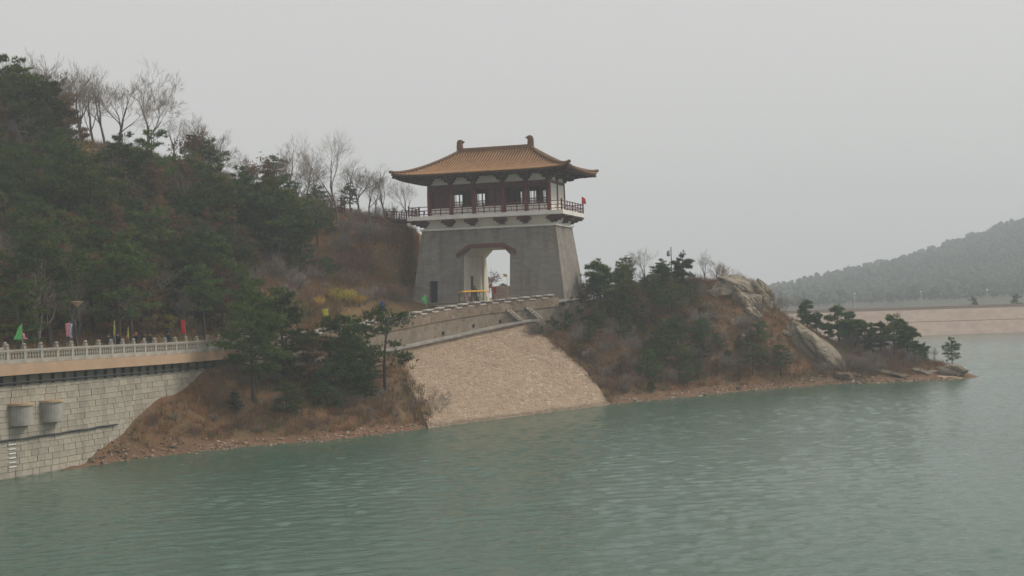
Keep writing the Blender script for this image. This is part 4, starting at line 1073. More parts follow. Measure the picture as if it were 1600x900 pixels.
# left hillside
rs = np.random.default_rng(77); taken = []
def ok_spot(x, y, dmin):
    for a, c in taken:
        if (a - x) ** 2 + (c - y) ** 2 < dmin * dmin: return False
    taken.append((x, y)); return True
def projpx(x, y, z): 
    r = x / y; u = (z - CAM_Z) / y; tp = math.tan(PITCH); up = (u - tp) / (1 + u * tp); r = r / (math.cos(PITCH) * (1 + u * tp)); return 800 + FPX * (r * math.cos(ROLL) - up * math.sin(ROLL))
BIGBARE = make_bare(351, 11.0, 6, .58, .26, up=.2); TALLBARE = make_bare(356, 10.0, 5, .6, .42, up=.12)
for q in (BIGBARE, TALLBARE): PH[id(q[1])] = nat_height(q)
GR = "bare trees on the hill ridge"
for kind, pr, px, Y, H, lab in (
    ("bare_tree", BIGBARE, 236, 158.5, 13.0, "tallest spreading leafless tree on the left ridge"),
    ("bare_tree", BARES[1], 132, 161, 10.0, "slim leafless tree between the dark pine and the tallest bare tree"),
    ("bare_tree", BARES[3], 165, 163, 9.6, "leafless tree just left of the tallest bare tree"),
    ("bare_tree", BARES[0], 75, 168, 12.0, "pale leafless tree rising behind the dark pine at the left"),
    ("russet_tree", BARES_L[0], 300, 161, 6.6, "tree with russet dry leaves right of the tallest bare tree"),
    ("russet_tree", BARES_L[1], 388, 163, 6.6, "tree with russet dry leaves farther down the ridge"),
    ("bare_tree", BARES[2], 345, 165, 6.5, "leafless tree between the two russet trees on the ridge"),
    ("bare_tree", BARES[1], 445, 168, 8.0, "grey leafless tree at the middle of the ridge"),
    ("bare_tree", BARES[3], 480, 170, 7.0, "thin leafless tree left of the crooked bare tree"),
    ("bare_tree", TALLBARE, 528, 164, 11.4, "tall crooked leafless tree on the ridge left of the tower"),
    ("bare_tree", BARES[2], 562, 168, 6.5, "low leafless tree right of the crooked bare tree"),
    ("bare_tree", BARES[0], 588, 169, 5.0, "small leafless tree at the end of the ridge"),
    ("bare_tree", BARES[3], 634, 171, 6.2, "leafless tree in the gap between hill and tower eaves")):
    tree_at(kind, pr, px, Y, H, gB, label=lab, cat="bare tree", group=GR); p = place(px, Y, 20); taken.append((p.x, p.y))
rs2 = np.random.default_rng(31)
for px in (104, 150, 186, 272, 318, 350, 425, 462, 494, 550, 576, 604):
    z_side = "left of the tallest bare tree" if px < 230 else "between the tallest bare tree and the farther russet tree" if px < 400 else "left of the tall crooked tree" if px < 530 else "between the tall crooked tree and the tower"
    tree_at("bare_tree", BARES[int(rs2.integers(0, 4))], px, 163 + rs2.uniform(-1, 8), (10 if px < 210 else 7.2) * rs2.uniform(.75, 1.05), gB, label="thin leafless tree on the ridge " + z_side, cat="bare tree", group=GR, sxy=1.1)
GP = "pines of the left hillside"
for px, Y, H, k, lab in ((25, 152, 11.5, 2, "tallest dark pine at the upper left edge of the wood"), (75, 152, 10.0, 0, "dark pine with clumped crown beside the tallest pine at upper left"), (-25, 154, 11.0, 4, "dark pine at the very left edge of the skyline"),
                         (400, 150, 8.5, 2, "rounded pine standing out at the right end of the hillside wood"), (330, 151, 8.0, 0, "pine crown below the russet tree on the hillside")):
    tree_at("pine_tree", PINES[k], px, Y, H, gB, label=lab, cat="pine tree", group=GP); p = place(px, Y, 20); taken.append((p.x, p.y))
def zone_hill(X0, z, Y):
    c = "above the large green flag" if X0 < 65 else "above the pink flag" if X0 < 145 else "above the yellow flags" if X0 < 235 else "above the red flag" if X0 < 320 else "above the largest bank pine" if X0 < 400 else "at the wood's right end"
    return ("low on the wooded slope " if z < 12.5 else "halfway up the wooded slope " if z < 20 else "high on the wooded slope ") + c
def zone_head(X0, z):
    c = "below the tower's right side" if X0 < 960 else "below the headland lamp post" if X0 < 1090 else "below the flat-topped rock" if X0 < 1200 else "by the smooth boulder" if X0 < 1320 else "on the spit"
    return ("near the waterline " if z < 3.2 else "halfway up the headland " if z < 7.5 else "near the headland top ") + c
n = 0; tries = 0
while n < 190 and tries < 12000:
    tries += 1; Y = rs.uniform(104, 166); px = rs.uniform(-60, 590); p = place(px, Y, 14); sdw = float(side_of_wall(np.array([p.x]), np.array([p.y]))[0])
    if sdw > -9.2: continue
    z = gB(p.x, p.y); X0 = projpx(p.x, p.y, z)
    if X0 > 500 or (X0 > 450 and z > 20.5) or (115 < X0 < 300 and z > 22.5): continue
    if X0 > 385 and z < 14.2: continue
    if X0 > 440 and rs.random() < .35: continue
    if X0 > 100 and Y > 153 and rs.random() < .6: continue
    if X0 > 270 and z < 12.5 and rs.random() < .85: continue
    if X0 > 150 and z < 9.5 and rs.random() < .6: continue
    if z > 24 and X0 > 90 and rs.random() < .3: continue
    if not ok_spot(p.x, p.y, 2.1): continue
    r_ = rs.random(); H = rs.uniform(5.0, 8.6) * (.75 if X0 > 260 and z > 20 else 1)
    if Y > 157 and X0 > 110: H = min(H, 5.0)
    if r_ < .62: put_tree("pine_tree", PINES[int(rs.integers(0, 6))], (p.x, p.y, z - .1), 1, label=("tall" if H > 6.8 else "small") + " dark green pine " + zone_hill(X0, z, Y), cat="pine tree", group=GP).scale = [H / 7.5 * rs.uniform(.95, 1.15)] * 2 + [H / 7.5]
    elif r_ < .85: put_tree("browning_pine", PINES_B[int(rs.integers(0, 2))], (p.x, p.y, z - .1), H / 7.2, label="dull brownish pine " + zone_hill(X0, z, Y), cat="pine tree", group="browning pines of the left hillside")
    else: put_tree("bare_tree", BARES[int(rs.integers(0, 4))], (p.x, p.y, z - .1), H / 8.5, label="thin leafless tree " + zone_hill(X0, z, Y), cat="bare tree", group="bare trees among the hillside pines")
    n += 1
print("forest", n, tries)
for k in range(70):
    for _ in range(40):
        Y = rs.uniform(112, 170); px = rs.uniform(330, 625); p = place(px, Y, 14)
        if float(side_of_wall(np.array([p.x]), np.array([p.y]))[0]) > -10.5: continue
        z = gB(p.x, p.y); u_, v_ = W2T(p.x, p.y)
        if u_ < -11.5 and ok_spot(p.x, p.y, 1.3): break
    else: continue
    put_tree("bare_bush", BUSHES[int(rs.integers(0, 3))], (p.x, p.y, z - .05), rs.uniform(.7, 1.5), label="leafless brown bush " + ("low " if z < 13 else "high ") + "on the hillside " + ("under the pines" if px < 400 else "left of the blue flag" if px < 560 else "close to the tower"), cat="bush", group="bare bushes on the hillside")
for px, Y, H, lab in ((505, 152, 2.6, "round green bush on the bare slope left of the tower"), (462, 150, 2.2, "small green pine below the wood's right end")):
    tree_at("pine_tree", PINES[5], px, Y, H, gB, sxy=1.2, label=lab, cat="pine tree")

n = 0; tries = 0
while n < 16 and tries < 3000:
    tries += 1; px = rs.uniform(425, 570); Y = rs.uniform(146, 170); p = place(px, Y, 16); z = gB(p.x, p.y); X0 = projpx(p.x, p.y, z)
    if z < 13.5 or X0 > 575 or (X0 > 500 and rs.random() < .7) or not ok_spot(p.x, p.y, 1.8): continue
    k_ = int(rs.integers(0, 6)); H = rs.uniform(3.2, 5.6) * (.6 if X0 > 500 else 1); put_tree("pine_tree", PINES[k_] if rs.random() < .8 else PINES_B[0], (p.x, p.y, z - .1), H / 7.2, label=("small" if H < 4 else "mid-sized") + " pine scattered on the brown slope " + ("near the tower" if X0 > 500 else "right of the wood"), cat="pine tree", group="scattered pines between wood and tower"); n += 1

# yellow flowering bushes along the road
def yellow_bush(seed):
    rs = np.random.default_rng(seed); st_, bl = MB(), MB()
    for k in range(26):
        a = rs.uniform(0, 6.28); t = rs.uniform(.2, .9); p = [Vector((math.cos(a) * t * f * 1.0, math.sin(a) * t * f * 1.0, 1.5 * (f - .35 * f * f * t))) for f in (0, .35, .7, 1)]
        st_.tube(p, [.02, .016, .012, .008], 3, cap=False)
        for j in range(34):
            f = rs.uniform(.3, 1) * 3; i0 = min(int(f), 2); c = p[i0].lerp(p[i0 + 1], f - i0) + Vector(rs.normal(size=3)) * .06
            bl.add([c, c + Vector(rs.normal(size=3)) * .06, c + Vector(rs.normal(size=3)) * .06], [(0, 1, 2)])
    return st_.mesh("stems", M_TWIG), bl.mesh("blossom", M_LEAF_Y)
YB = [yellow_bush(400), yellow_bush(401)]
for i, (px, Y, sc_, lab) in enumerate(((262, 125.5, 1.35, "yellow flowering bush left of the red flag"), (240, 125, 1.2, "yellow flowering bush behind the yellow flags"), (293, 128, 1.0, "small yellow flowering bush behind the red flag"), (478, 140, 1.1, "yellow flowering bush left of the yellow square flag"),
                               (527, 144, 1.4, "yellow flowering bush right of the yellow square flag"), (546, 145.5, 1.2, "yellow flowering bush under the orange bank"), (342, 131, 1.2, "yellow flowering bush behind the largest bank pine"), (562, 146, 1.0, "small yellow flowering bush left of the blue flag"), (497, 141.5, 1.1, "yellow flowering bush right behind the square yellow flag"))):
    p = place(px, Y, 9.5); z = gB(p.x, p.y); root = empty("flowering_bush", (p.x, p.y, z - .05), i * 1.3); root.scale = [sc_] * 3
    link("stems", YB[i % 2][0], root); link("blossom", YB[i % 2][1], root); tag(root, lab, "bush", "yellow bushes along the road")

def off_slope(X, Y):
    # inside the stone slope footprint?
    poly = [bot_l[i] for i in range(len(bot_l))] + top_l[::-1]; P = np.array([(p.x, p.y) for p in poly]); c = np.zeros(np.shape(X), bool); j = len(P) - 1
    for i in range(len(P)):
        cond = ((P[i, 1] > Y) != (P[j, 1] > Y)) & (X < (P[j, 0] - P[i, 0]) * (Y - P[i, 1]) / (P[j, 1] - P[i, 1] + 1e-9) + P[i, 0]); c ^= cond; j = i
    return ~c

for px, Y, sc_ in ((585, 149.5, 1.3), (608, 151, 1.2), (622, 151.5, 1.0), (634, 153, 1.1), (570, 147.5, .9), (596, 147, .9)):
    p = place(px, Y, 11); put_tree("bare_bush", BUSHES[int(rs.integers(0, 3))], (p.x, p.y, gB(p.x, p.y) - .05), sc_, label="leafless bush on the road bank behind the blue flag", cat="bush", group="bare bushes on the hillside")
# peninsula
SPIT = [make_pine(320, 5.4, .36, 2.2, .03, 2.0), make_pine(321, 5.0, .3, 1.9, -.05, 2.0), make_pine(322, 4.6, .22, 1.6, .04, 1.9)]
for q in SPIT: PH[id(q[1])] = nat_height(q)
taken = []
GQ = "pines on the headland"
for px, Y, H, k, lab in ((938, 161, 6.4, 0, "dark pine with uneven crown beside the tower's right side"), (975, 163, 5.2, 4, "pine next to the uneven pine right of the tower"), (1070, 168, 5.2, 2, "pine beside the lamp post on the headland top"), (1035, 166, 4.3, 1, "low pine under the headland's bare trees"),
                         (1262, 170, 4.2, 1, "small pine just above the smooth boulder"), (1276, 169, 3.2, 3, "smaller pine hugging the boulder's crest"),
                         (1312, 168, 5.2, 4, "two-tiered pine on the spit nearest the boulder"), (1336, 167, 4.6, 2, "pine second from the boulder on the spit"), (1352, 166, 3.9, 0, "pine left of the broad pine on the spit"), (1398, 165, 5.6, 4, "broad rounded pine at the middle of the spit"), (1418, 165, 4.6, 0, "pine leaning against the broad pine's right side"),
                         (1446, 164, 2.7, 5, "small pine between the broad pine and the lone pine"), (1430, 163.5, 2.5, 1, "small bushy pine right below the broad pine"), (1324, 168.5, 4.3, 5, "slim pine between the first two spit pines"), (1376, 166, 4.2, 1, "pine close to the left of the broad pine"), (1364, 165, 2.8, 2, "short pine left of the broad pine on the spit"), (1294, 168, 2.6, 5, "short pine right behind the smooth boulder"), (1488, 163.5, 3.9, 2, "lone pine near the tip of the spit")):
    tree_at("pine_tree", SPIT[k % 3] if px < 1480 else PINES[2], px, Y, H, gA, label=lab, cat="pine tree", group=GQ, sxy=(1.15 if px > 1300 and px < 1420 else 1.0 if px < 1480 else .95)); p = place(px, Y, 8); taken.append((p.x, p.y))
for px, Y, H, k, lab in ((1010, 169, 5.6, 0, "largest leafless tree on the headland skyline"), (985, 170, 4.6, 2, "leafless tree left of the largest bare tree on the headland"), (1098, 173, 4.4, 1, "leafless tree right of the headland lamp post"), (1120, 174, 3.0, 2, "low leafless tree near the rock top"), (1155, 175, 2.2, 3, "tiny leafless tree on top of the rock"),
                         (1212, 178, 4.6, 2, "rounded leafless tree behind the rock's right side"), (1258, 172, 5.0, 3, "slim leafless tree above the smooth boulder"), (1225, 176, 3.4, 0, "leafless tree between the rock and the boulder"), (905, 160, 4.0, 2, "leafless tree against the tower's right side"), (890, 156, 3.0, 1, "small leafless tree at the tower's right foot"),
                         (986, 146, 4.6, 3, "pale slim leafless tree on the headland slope"), (1460, 164, 2.4, 1, "small leafless tree near the lone pine")):
    tree_at("bare_tree", BARES[k], px, Y, H, gA, label=lab, cat="bare tree", group="bare trees on the headland"); p = place(px, Y, 8); taken.append((p.x, p.y))
for px, Y, H, lab in ((842, 146.5, 2.0, "small pine in front of the retaining wall's right end"), (862, 148, 2.2, "pine at the retaining wall's right end below the tower"), (884, 150, 2.5, "pine just right of the retaining wall's end"), (905, 152, 2.2, "pine below the tower's right corner"), (1018, 142.5, 1.3, "lone little pine at the headland's waterline")):
    tree_at("pine_tree", SPIT[2], px, Y, H, gA, label=lab, cat="pine tree", group=GQ, sxy=1.25); p = place(px, Y, 8); taken.append((p.x, p.y))
for px, Y in ((852, 147), (872, 149), (880, 151.5), (893, 151), (898, 153.5), (835, 146)):
    tree_at("bare_bush", BUSHES[0], px, Y, 2.4, gA, label="tan leafless bush at the foot of the tower's right corner", cat="bush", group="bare bushes on the headland")
n = 0; tries = 0
while n < 70 and tries < 6000:
    tries += 1; px = rs.uniform(885, 1330); Y = rs.uniform(140, 172); p = place(px, Y, 5); z = gA(p.x, p.y)
    if z < 1.0 or not off_slope(p.x - .5, p.y + .4) or not ok_spot(p.x, p.y, 1.7): continue
    X0 = projpx(p.x, p.y, z)
    if 1105 < X0 < 1215 and z > 5.5: continue
    if 1200 < X0 < 1330 and (z > 2.2 or X0 > 1225): continue
    if X0 < 1010 and z < 5.5 and rs.random() < .6: continue
    put_tree("pine_tree", PINES[int(rs.integers(0, 6))] if rs.random() < .62 else PINES_B[int(rs.integers(0, 2))], (p.x, p.y, z - .1), rs.uniform(.26, .5), label="low scrubby pine " + zone_head(X0, z), cat="pine tree", group="scrub pines of the headland", sxy=1.15); n += 1
n = 0; tries = 0
while n < 150 and tries < 5000:
    tries += 1; px = rs.uniform(870, 1440); Y = rs.uniform(138, 172); p = place(px, Y, 5); z = gA(p.x, p.y)
    if z < .8 or not ok_spot(p.x, p.y, 1.0) or float(side_of_wall(np.array([p.x]), np.array([p.y]))[0]) < 2 or not off_slope(p.x - .4, p.y + .3): continue
    X0 = projpx(p.x, p.y, z)
    if 1210 < X0 < 1320 and z > 2.5: continue
    if 1105 < X0 < 1215 and z > 7 and rs.random() < .75: continue
    put_tree("bare_bush", BUSHES[int(rs.integers(0, 3))], (p.x, p.y, z - .05), rs.uniform(.6, 1.15), label="leafless brown bush " + zone_head(X0, z), cat="bush", group="bare bushes on the headland"); n += 1
n = 0; tries = 0
while n < 40 and tries < 3000:
    tries += 1; px = rs.uniform(190, 680); Y = rs.uniform(100, 126); p = place(px, Y, 3); z = gA(p.x, p.y)
    if z < .7 or float(side_of_wall(np.array([p.x]), np.array([p.y]))[0]) < .9 or not ok_spot(p.x, p.y, 1.1): continue
    if p.y > 122 and px > 600: continue
    put_tree("bare_bush", BUSHES[int(rs.integers(0, 3))], (p.x, p.y, z - .05), rs.uniform(.4, .85), label="leafless brown bush on the near bank under the pines", cat="bush", group="bare bushes on the near bank"); n += 1

# ------------------------------------------------------------------ dry grass and brush
def brush(name, spots, mats, label, hmin, hmax, nb, rs):
    V, F, MI = [], [], []
    for x, y, z in spots:
        h = rs.uniform(hmin, hmax); mi = int(rs.integers(0, len(mats)))
        for k in range(nb):
            a = rs.uniform(0, 6.28); t = rs.uniform(.05, .8); L = h * rs.uniform(.6, 1.1); r = rs.uniform(0, .28); w_ = rs.uniform(.012, .03)
            bx, by = x + math.cos(a) * r, y + math.sin(a) * r; o = len(V); pa = rs.uniform(0, 3.14)
            V += [(bx - w_ * math.cos(pa), by - w_ * math.sin(pa), z - .08), (bx + w_ * math.cos(pa), by + w_ * math.sin(pa), z - .08), (bx + math.cos(a) * t * L, by + math.sin(a) * t * L, z + L * (1 - .3 * t))]
            F.append((o, o + 1, o + 2)); MI.append(mi)
    me = bpy.data.meshes.new(name); me.from_pydata(V, [], F)
    for m_ in mats: me.materials.append(m_)
    me.polygons.foreach_set("material_index", MI); me.update(); return tag(link(name, me), label, "brush", kind="stuff")
GM = [mat("straw_grass", (.36, .25, .12), (.28, .19, .09), scale=.8), mat("russet_grass", (.34, .16, .065), (.27, .125, .052), scale=.8), mat("grey_brush", (.20, .15, .11), (.15, .115, .085), scale=.8), mat("olive_grass", (.17, .155, .06), (.13, .12, .045), scale=.8)]
def spots_on(fn, px0, px1, Y0, Y1, n, ok, rs):
    px, Y = rs.uniform(px0, px1, n), rs.uniform(Y0, Y1, n); X = (px - 800) / FPX * Y; Z = fn(X, Y); S = side_of_wall(X, Y); K = ok(X, Y, Z, S); return [tuple(q) for q in np.stack([X, Y, Z], 1)[K]]
rs = np.random.default_rng(88)
TOE = np.array([(p.x, p.y) for p in bot_l]); 
brush("bank_brush", spots_on(hA, 110, 700, 96, 128, 4200, lambda X, Y, Z, S: (Z > .45) & (S > .4) & off_slope(X - .6, Y), rs), GM, "dry brown grass and brush covering the near bank", .3, .85, 20, rs)
_es = []
for k in range(260):
    t_ = rs.random(); p = slope_pt(0, t_); _es.append((p.x + abs(rs.normal()) * .55 - .5, p.y + rs.normal() * .3 + .1, p.z - .12))
for k in range(160):
    t_ = rs.random(); p = slope_pt(1, t_); _es.append((p.x + .35 - abs(rs.normal()) * .3, p.y + rs.normal() * .2, p.z - .1))
brush("slope_edge_grass", _es, GM, "dry grass creeping over the edges of the stone slope", .25, .7, 20, rs)
_ms = [q for q in spots_on(hB, 470, 665, 132, 158, 5200, lambda X, Y, Z, S: (S < -8.6) & (W2T(X, Y)[0] < -9.7) & (Z < 15), rs)]
brush("cut_bank_grass", _ms, [GM[0], GM[1], GM[1], GM[3]], "orange and straw dry grass on the road bank left of the tower", .35, .95, 18, rs)
brush("headland_brush", spots_on(hA, 860, 1500, 136, 176, 9000, lambda X, Y, Z, S: (Z > .6) & (S > .6) & off_slope(X, Y), rs), GM[1:] + GM[:2], "dry brown grass and brush covering the headland", .35, 1.05, 18, rs)
brush("hill_brush", spots_on(hB, -60, 655, 100, 172, 11000, lambda X, Y, Z, S: ((S < -8.2) & (W2T(X, Y)[0] < -10.8)) | ((Z > 10.65) & (S < -6) & (W2T(X, Y)[0] < -9.6)), rs), GM, "dry grass and undergrowth covering the left hillside", .35, 1.0, 16, rs)

# ------------------------------------------------------------------ rocks
def rock_mesh(seed, m, sub=5, rough=.5, flat=.0):
    bm = bmesh.new(); bmesh.ops.create_icosphere(bm, subdivisions=sub, radius=1.0); rs = np.random.default_rng(seed)
    planes = [(Vector(rs.normal(size=3)).normalized(), rs.uniform(.5, .92)) for _ in range(16)]; off = rs.uniform(0, 50, 2)
    P = np.array([v.co for v in bm.verts])
    for nn, d in planes:
        t = P @ np.array(nn); P = P - np.outer(np.maximum(t - d, 0) * .85, np.array(nn))
    k = 1 + rough * .4 * fbm(P[:, 0] + off[0] + P[:, 2], P[:, 1] + off[1] - P[:, 2] * .7, 1.5, 5)
    if sub > 3:
        ck = np.abs(vnoise(P[:, 0] * 1.6 + off[1] + P[:, 2] * .8, P[:, 1] * 1.6 - P[:, 2] + off[0])); k -= .1 * np.maximum(0, 1 - ck * 9)
    for v, q, kk in zip(bm.verts, P, k): v.co = Vector(q) * float(kk)
    me = bpy.data.meshes.new("rock"); bm.to_mesh(me); bm.free(); me.materials.append(m); me.polygons.foreach_set("use_smooth", [sub > 3] * len(me.polygons)); return me
M_ROCK = mat("weathered_granite", (.30, .255, .195), (.18, .145, .105), scale=.9, bump=.7, bscale=3.5, detail=8); 
def crack(m):
    n, l, b = nodes_of(m); src = b.inputs["Base Color"].links[0].from_socket; ge = n.new("ShaderNodeNewGeometry"); nz = n.new("ShaderNodeTexNoise"); nz.inputs["Scale"].default_value = .6; l.new(ge.outputs["Position"], nz.inputs["Vector"])
    va = n.new("ShaderNodeVectorMath"); va.operation = 'MULTIPLY_ADD'; va.inputs[1].default_value = (1.6, 1.6, 1.6); l.new(nz.outputs["Color"], va.inputs[0]); l.new(ge.outputs["Position"], va.inputs[2])
    vo = n.new("ShaderNodeTexVoronoi"); vo.feature = 'DISTANCE_TO_EDGE'; vo.inputs["Scale"].default_value = .55; l.new(va.outputs[0], vo.inputs["Vector"])
    c = mixc(n, l, rampn(n, l, vo.outputs["Distance"], [(.0, (.6, .6, .6)), (.05, (0, 0, 0))]), src, (.07, .055, .04))
    c = mixc(n, l, rampn(n, l, noise(n, l, ge.outputs["Position"], .9, 6, .7), [(.5, (0, 0, 0)), (.62, (.75, .75, .75))]), c, (.095, .085, .05))
    l.new(c, b.inputs["Base Color"])
    old = b.inputs["Normal"].links[0].from_node; bp = n.new("ShaderNodeBump"); bp.inputs["Strength"].default_value = .6; bp.inputs["Distance"].default_value = .2
    rm = n.new("ShaderNodeMapRange"); rm.inputs["From Max"].default_value = .14; l.new(vo.outputs["Distance"], rm.inputs["Value"]); l.new(rm.outputs[0], bp.inputs["Height"]); l.new(old.outputs[0], bp.inputs["Normal"]); l.new(bp.outputs[0], b.inputs["Normal"]); return m
crack(M_ROCK); M_ROCK2 = mat("rust_granite", (.21, .155, .11), (.11, .08, .056), scale=1.2, bump=.7, bscale=4, detail=8)
crack(M_ROCK2)
def boulder(seed, px, Y, z, sc, rot, label, m=M_ROCK, group="rocks of the headland"):
    o = link("boulder", rock_mesh(seed, m)); o.location = place(px, Y, z); o.scale = sc; o.rotation_euler = rot; return tag(o, label, "boulder", group)
boulder(1, 1262, 162.8, 4.2, (5.0, 3.0, 1.75), (R(8), R(38), R(-18)), "large smooth pale boulder sloping down towards the water")
boulder(2, 1150, 168.2, 10.4, (3.9, 3.2, 2.5), (0, R(4), R(10)), "flat-topped brown rock crowning the headland")
boulder(3, 1186, 168.5, 9.6, (1.7, 2.2, 2.6), (0, R(6), R(30)), "steep dark rock at the right end of the headland top")
boulder(4, 1120, 164.0, 8.2, (1.3, 1.2, 1.2), (0, 0, R(40)), "rounded pinkish rock below the headland top", M_ROCK2)
boulder(5, 1136, 162.0, 6.9, (1.0, 1.0, 1.3), (0, R(10), R(80)), "upright rock under the rounded pinkish rock", M_ROCK2)
boulder(6, 1205, 165.5, 7.0, (1.6, 1.6, 1.1), (R(10), R(20), 0), "grey rock between the headland top and the smooth boulder")
boulder(7, 1225, 162.0, 5.6, (.9, 1.0, .6), (0, R(25), 0), "small pale rock left of the smooth boulder")
boulder(8, 1385, 160.4, .6, (2.6, 2.0, .9), (0, R(10), R(10)), "low tilted rock slab at the middle of the spit", M_ROCK2)
boulder(9, 1446, 161.2, .45, (2.3, 1.8, .8), (0, R(8), R(-5)), "low rock slab nearing the tip of the spit")
boulder(10, 1488, 161.0, .65, (1.9, 2.0, 1.05), (0, R(-4), R(20)), "dark rounded rock under the lone pine")
boulder(11, 1476, 159.8, .05, (2.7, 1.1, .42), (0, R(3), R(6)), "flat pale ledge at the waterline by the tip", mat("pale_ledge", (.42, .30, .20), (.33, .23, .15), scale=1.5, bump=.5))
boulder(12, 1330, 158.8, .5, (1.9, 1.4, .8), (0, R(5), R(0)), "rusty rock at the shore below the smooth boulder", M_ROCK2)
boulder(13, 1160, 157.0, 5.2, (1.0, .9, .8), (0, 0, R(70)), "half-hidden rock in the brush below the headland top", M_ROCK2)
boulder(19, 1163, 165.5, 8.3, (3.0, 2.2, 2.9), (R(-6), R(3), R(25)), "large fractured rock face under the flat-topped rock", M_ROCK)
boulder(14, 1108, 160.5, 7.6, (1.6, 1.2, 1.0), (0, R(5), R(20)), "broad rock below the lamp post on the headland", M_ROCK)
boulder(15, 1152, 160.0, 6.6, (1.5, 1.1, 1.5), (R(12), 0, R(50)), "tall cracked rock in the middle of the headland face", M_ROCK)
boulder(16, 1172, 162.0, 7.8, (1.4, 1.2, 1.3), (0, R(8), R(15)), "rock directly under the headland's steep right end", M_ROCK)
boulder(17, 1190, 160.0, 5.6, (1.2, 1.0, .9), (0, R(15), R(65)), "rock left of the smooth boulder's upper end", M_ROCK2)
boulder(18, 1128, 157.2, 5.4, (.9, .8, .7), (0, 0, R(25)), "small rock low on the headland face", M_ROCK2)
# shoreline rubble
rs = np.random.default_rng(55); ico = [rock_mesh(60 + i, M_ROCK2, 1, .3) for i in range(3)]; base_v = [np.array([v.co for v in m_.vertices]) for m_ in ico]; base_f = [[tuple(p.vertices) for p in m_.polygons] for m_ in ico]
def rubble(name, segs, n, label):
    b = MB()
    for k in range(n):
        i = int(rs.integers(segs[0], segs[1])); t = rs.random(); p = SHORE[i].lerp(SHORE[i + 1], t); d = (SHORE[i + 1] - SHORE[i]).normalized(); nin = Vector((-d.y, d.x, 0)); p = p + nin * (rs.normal() * .5 + .35)
        z = gA(p.x, p.y); q = int(rs.integers(0, 3)); s_ = rs.uniform(.05, .2) * (1.8 if rs.random() < .06 else 1); a = rs.uniform(0, 6.28); c_, n_ = math.cos(a), math.sin(a); V = base_v[q] * np.array([s_ * rs.uniform(.8, 1.6), s_, s_ * .6])
        b.add([(p.x + v[0] * c_ - v[1] * n_, p.y + v[0] * n_ + v[1] * c_, max(z, -.05) + v[2]) for v in V], base_f[q], int(rs.choice(3, p=[.5, .3, .2])))
    tag(b.build(name, [M_ROCK2, mat("shore_stone", (.30, .22, .16), (.22, .15, .10), scale=2), mat("pale_shore_stone", (.42, .36, .29), (.34, .28, .22), scale=2)]), label, "rubble", kind="stuff")
rubble("shore_rubble", (0, 7), 620, "loose stones along the waterline of the near bank")
rubble("shore_rubble", (10, 20), 900, "loose stones along the waterline of the headland")

# ------------------------------------------------------------------ lamps
M_POLE = mat("lamp_metal", (.22, .22, .22), (.18, .18, .18), rough=.5); M_SHADE = mat("tan_shade", (.42, .30, .20), (.36, .26, .18), rough=.6)
p = Wat(s_of_px(112) , -7.35); p = Vector((p.x, p.y, 0)); pz = place(114, 104.5, 7.2)
lamp = empty("street_lamp", (pz.x, pz.y, 7.1)); tag(lamp, "dark street lamp with tan bowl shade behind the dam road", "street lamp")
b = MB(); b.tube([(0, 0, 0), (0, 0, 2.2), (0, 0, 3.75), (.1, 0, 4.0), (.3, 0, 4.08)], [.06, .05, .045, .04, .035], 6); b.build("pole", mat("dark_pole", (.06, .06, .06)), lamp)
b = MB(); b.lathe([(.06, -.3), (.14, -.22), (.42, .06), (.44, .1), (.1, .13)], 12, (.42, 0, 3.98)); b.build("lamp_shade", M_SHADE, lamp)
b = MB(); b.lathe([(.09, 0), (.12, .05), (.12, .25), (.07, .3)], 8); b.build("lamp_base", MATS["dark_pole"], lamp)
pz = place(1050, 169.5, 12); z = gA(pz.x, pz.y); lp = empty("lamp_post", (pz.x, pz.y, z - .1)); tag(lp, "thin dark lamp post standing on the headland top", "lamp post")
hp = 16.4 - z
b = MB(); b.tube([(0, 0, 0), (0, 0, hp)], [.07, .05], 6); b.build("pole", MATS["dark_pole"], lp)
b = MB(); b.tube([(0, 0, hp - .5), (-.25, 0, hp - .45), (-.34, 0, hp - .55)], .03, 5); b.build("arm", MATS["dark_pole"], lp)
b = MB(); b.lathe([(.05, .1), (.12, .05), (.2, -.3), (.21, -.5), (.1, -.58)], 8, (-.34, 0, hp - .55)); b.build("lantern", M_POLE, lp)
for px, lab in ((1336, "faint lamp post at the left end of the far dam"), (1440, "faint lamp post at the middle of the far dam"), (1543, "faint lamp post at the right end of the far dam")):
    pz = place(px, DAM_Y + 12.5, 6); o = empty("dam_lamp_post", (pz.x, pz.y, 5.7)); tag(o, lab, "lamp post", "lamp posts on the far dam")
    b = MB(); b.tube([(0, 0, 0), (0, 0, 4.0)], [.1, .08], 6); b.build("pole", mat("pale_pole", (.5, .5, .5)), o)
    b = MB(); b.lathe([(.1, 0), (.28, .12), (.3, .3), (.12, .42)], 8, (0, 0, 4.0)); b.build("lamp_globe", mat("globe", (.7, .7, .68)), o)
for px, H, lab in ((1521, 2.6, "dark small pine on the far dam's crest"), (1588, 3.0, "dark bush on the far dam's crest at the right edge")):
    pz = place(px, DAM_Y + 14, 6); put_tree("pine_tree", PINES[5], (pz.x, pz.y, 5.6), H / 5.2, label=lab, cat="pine tree")

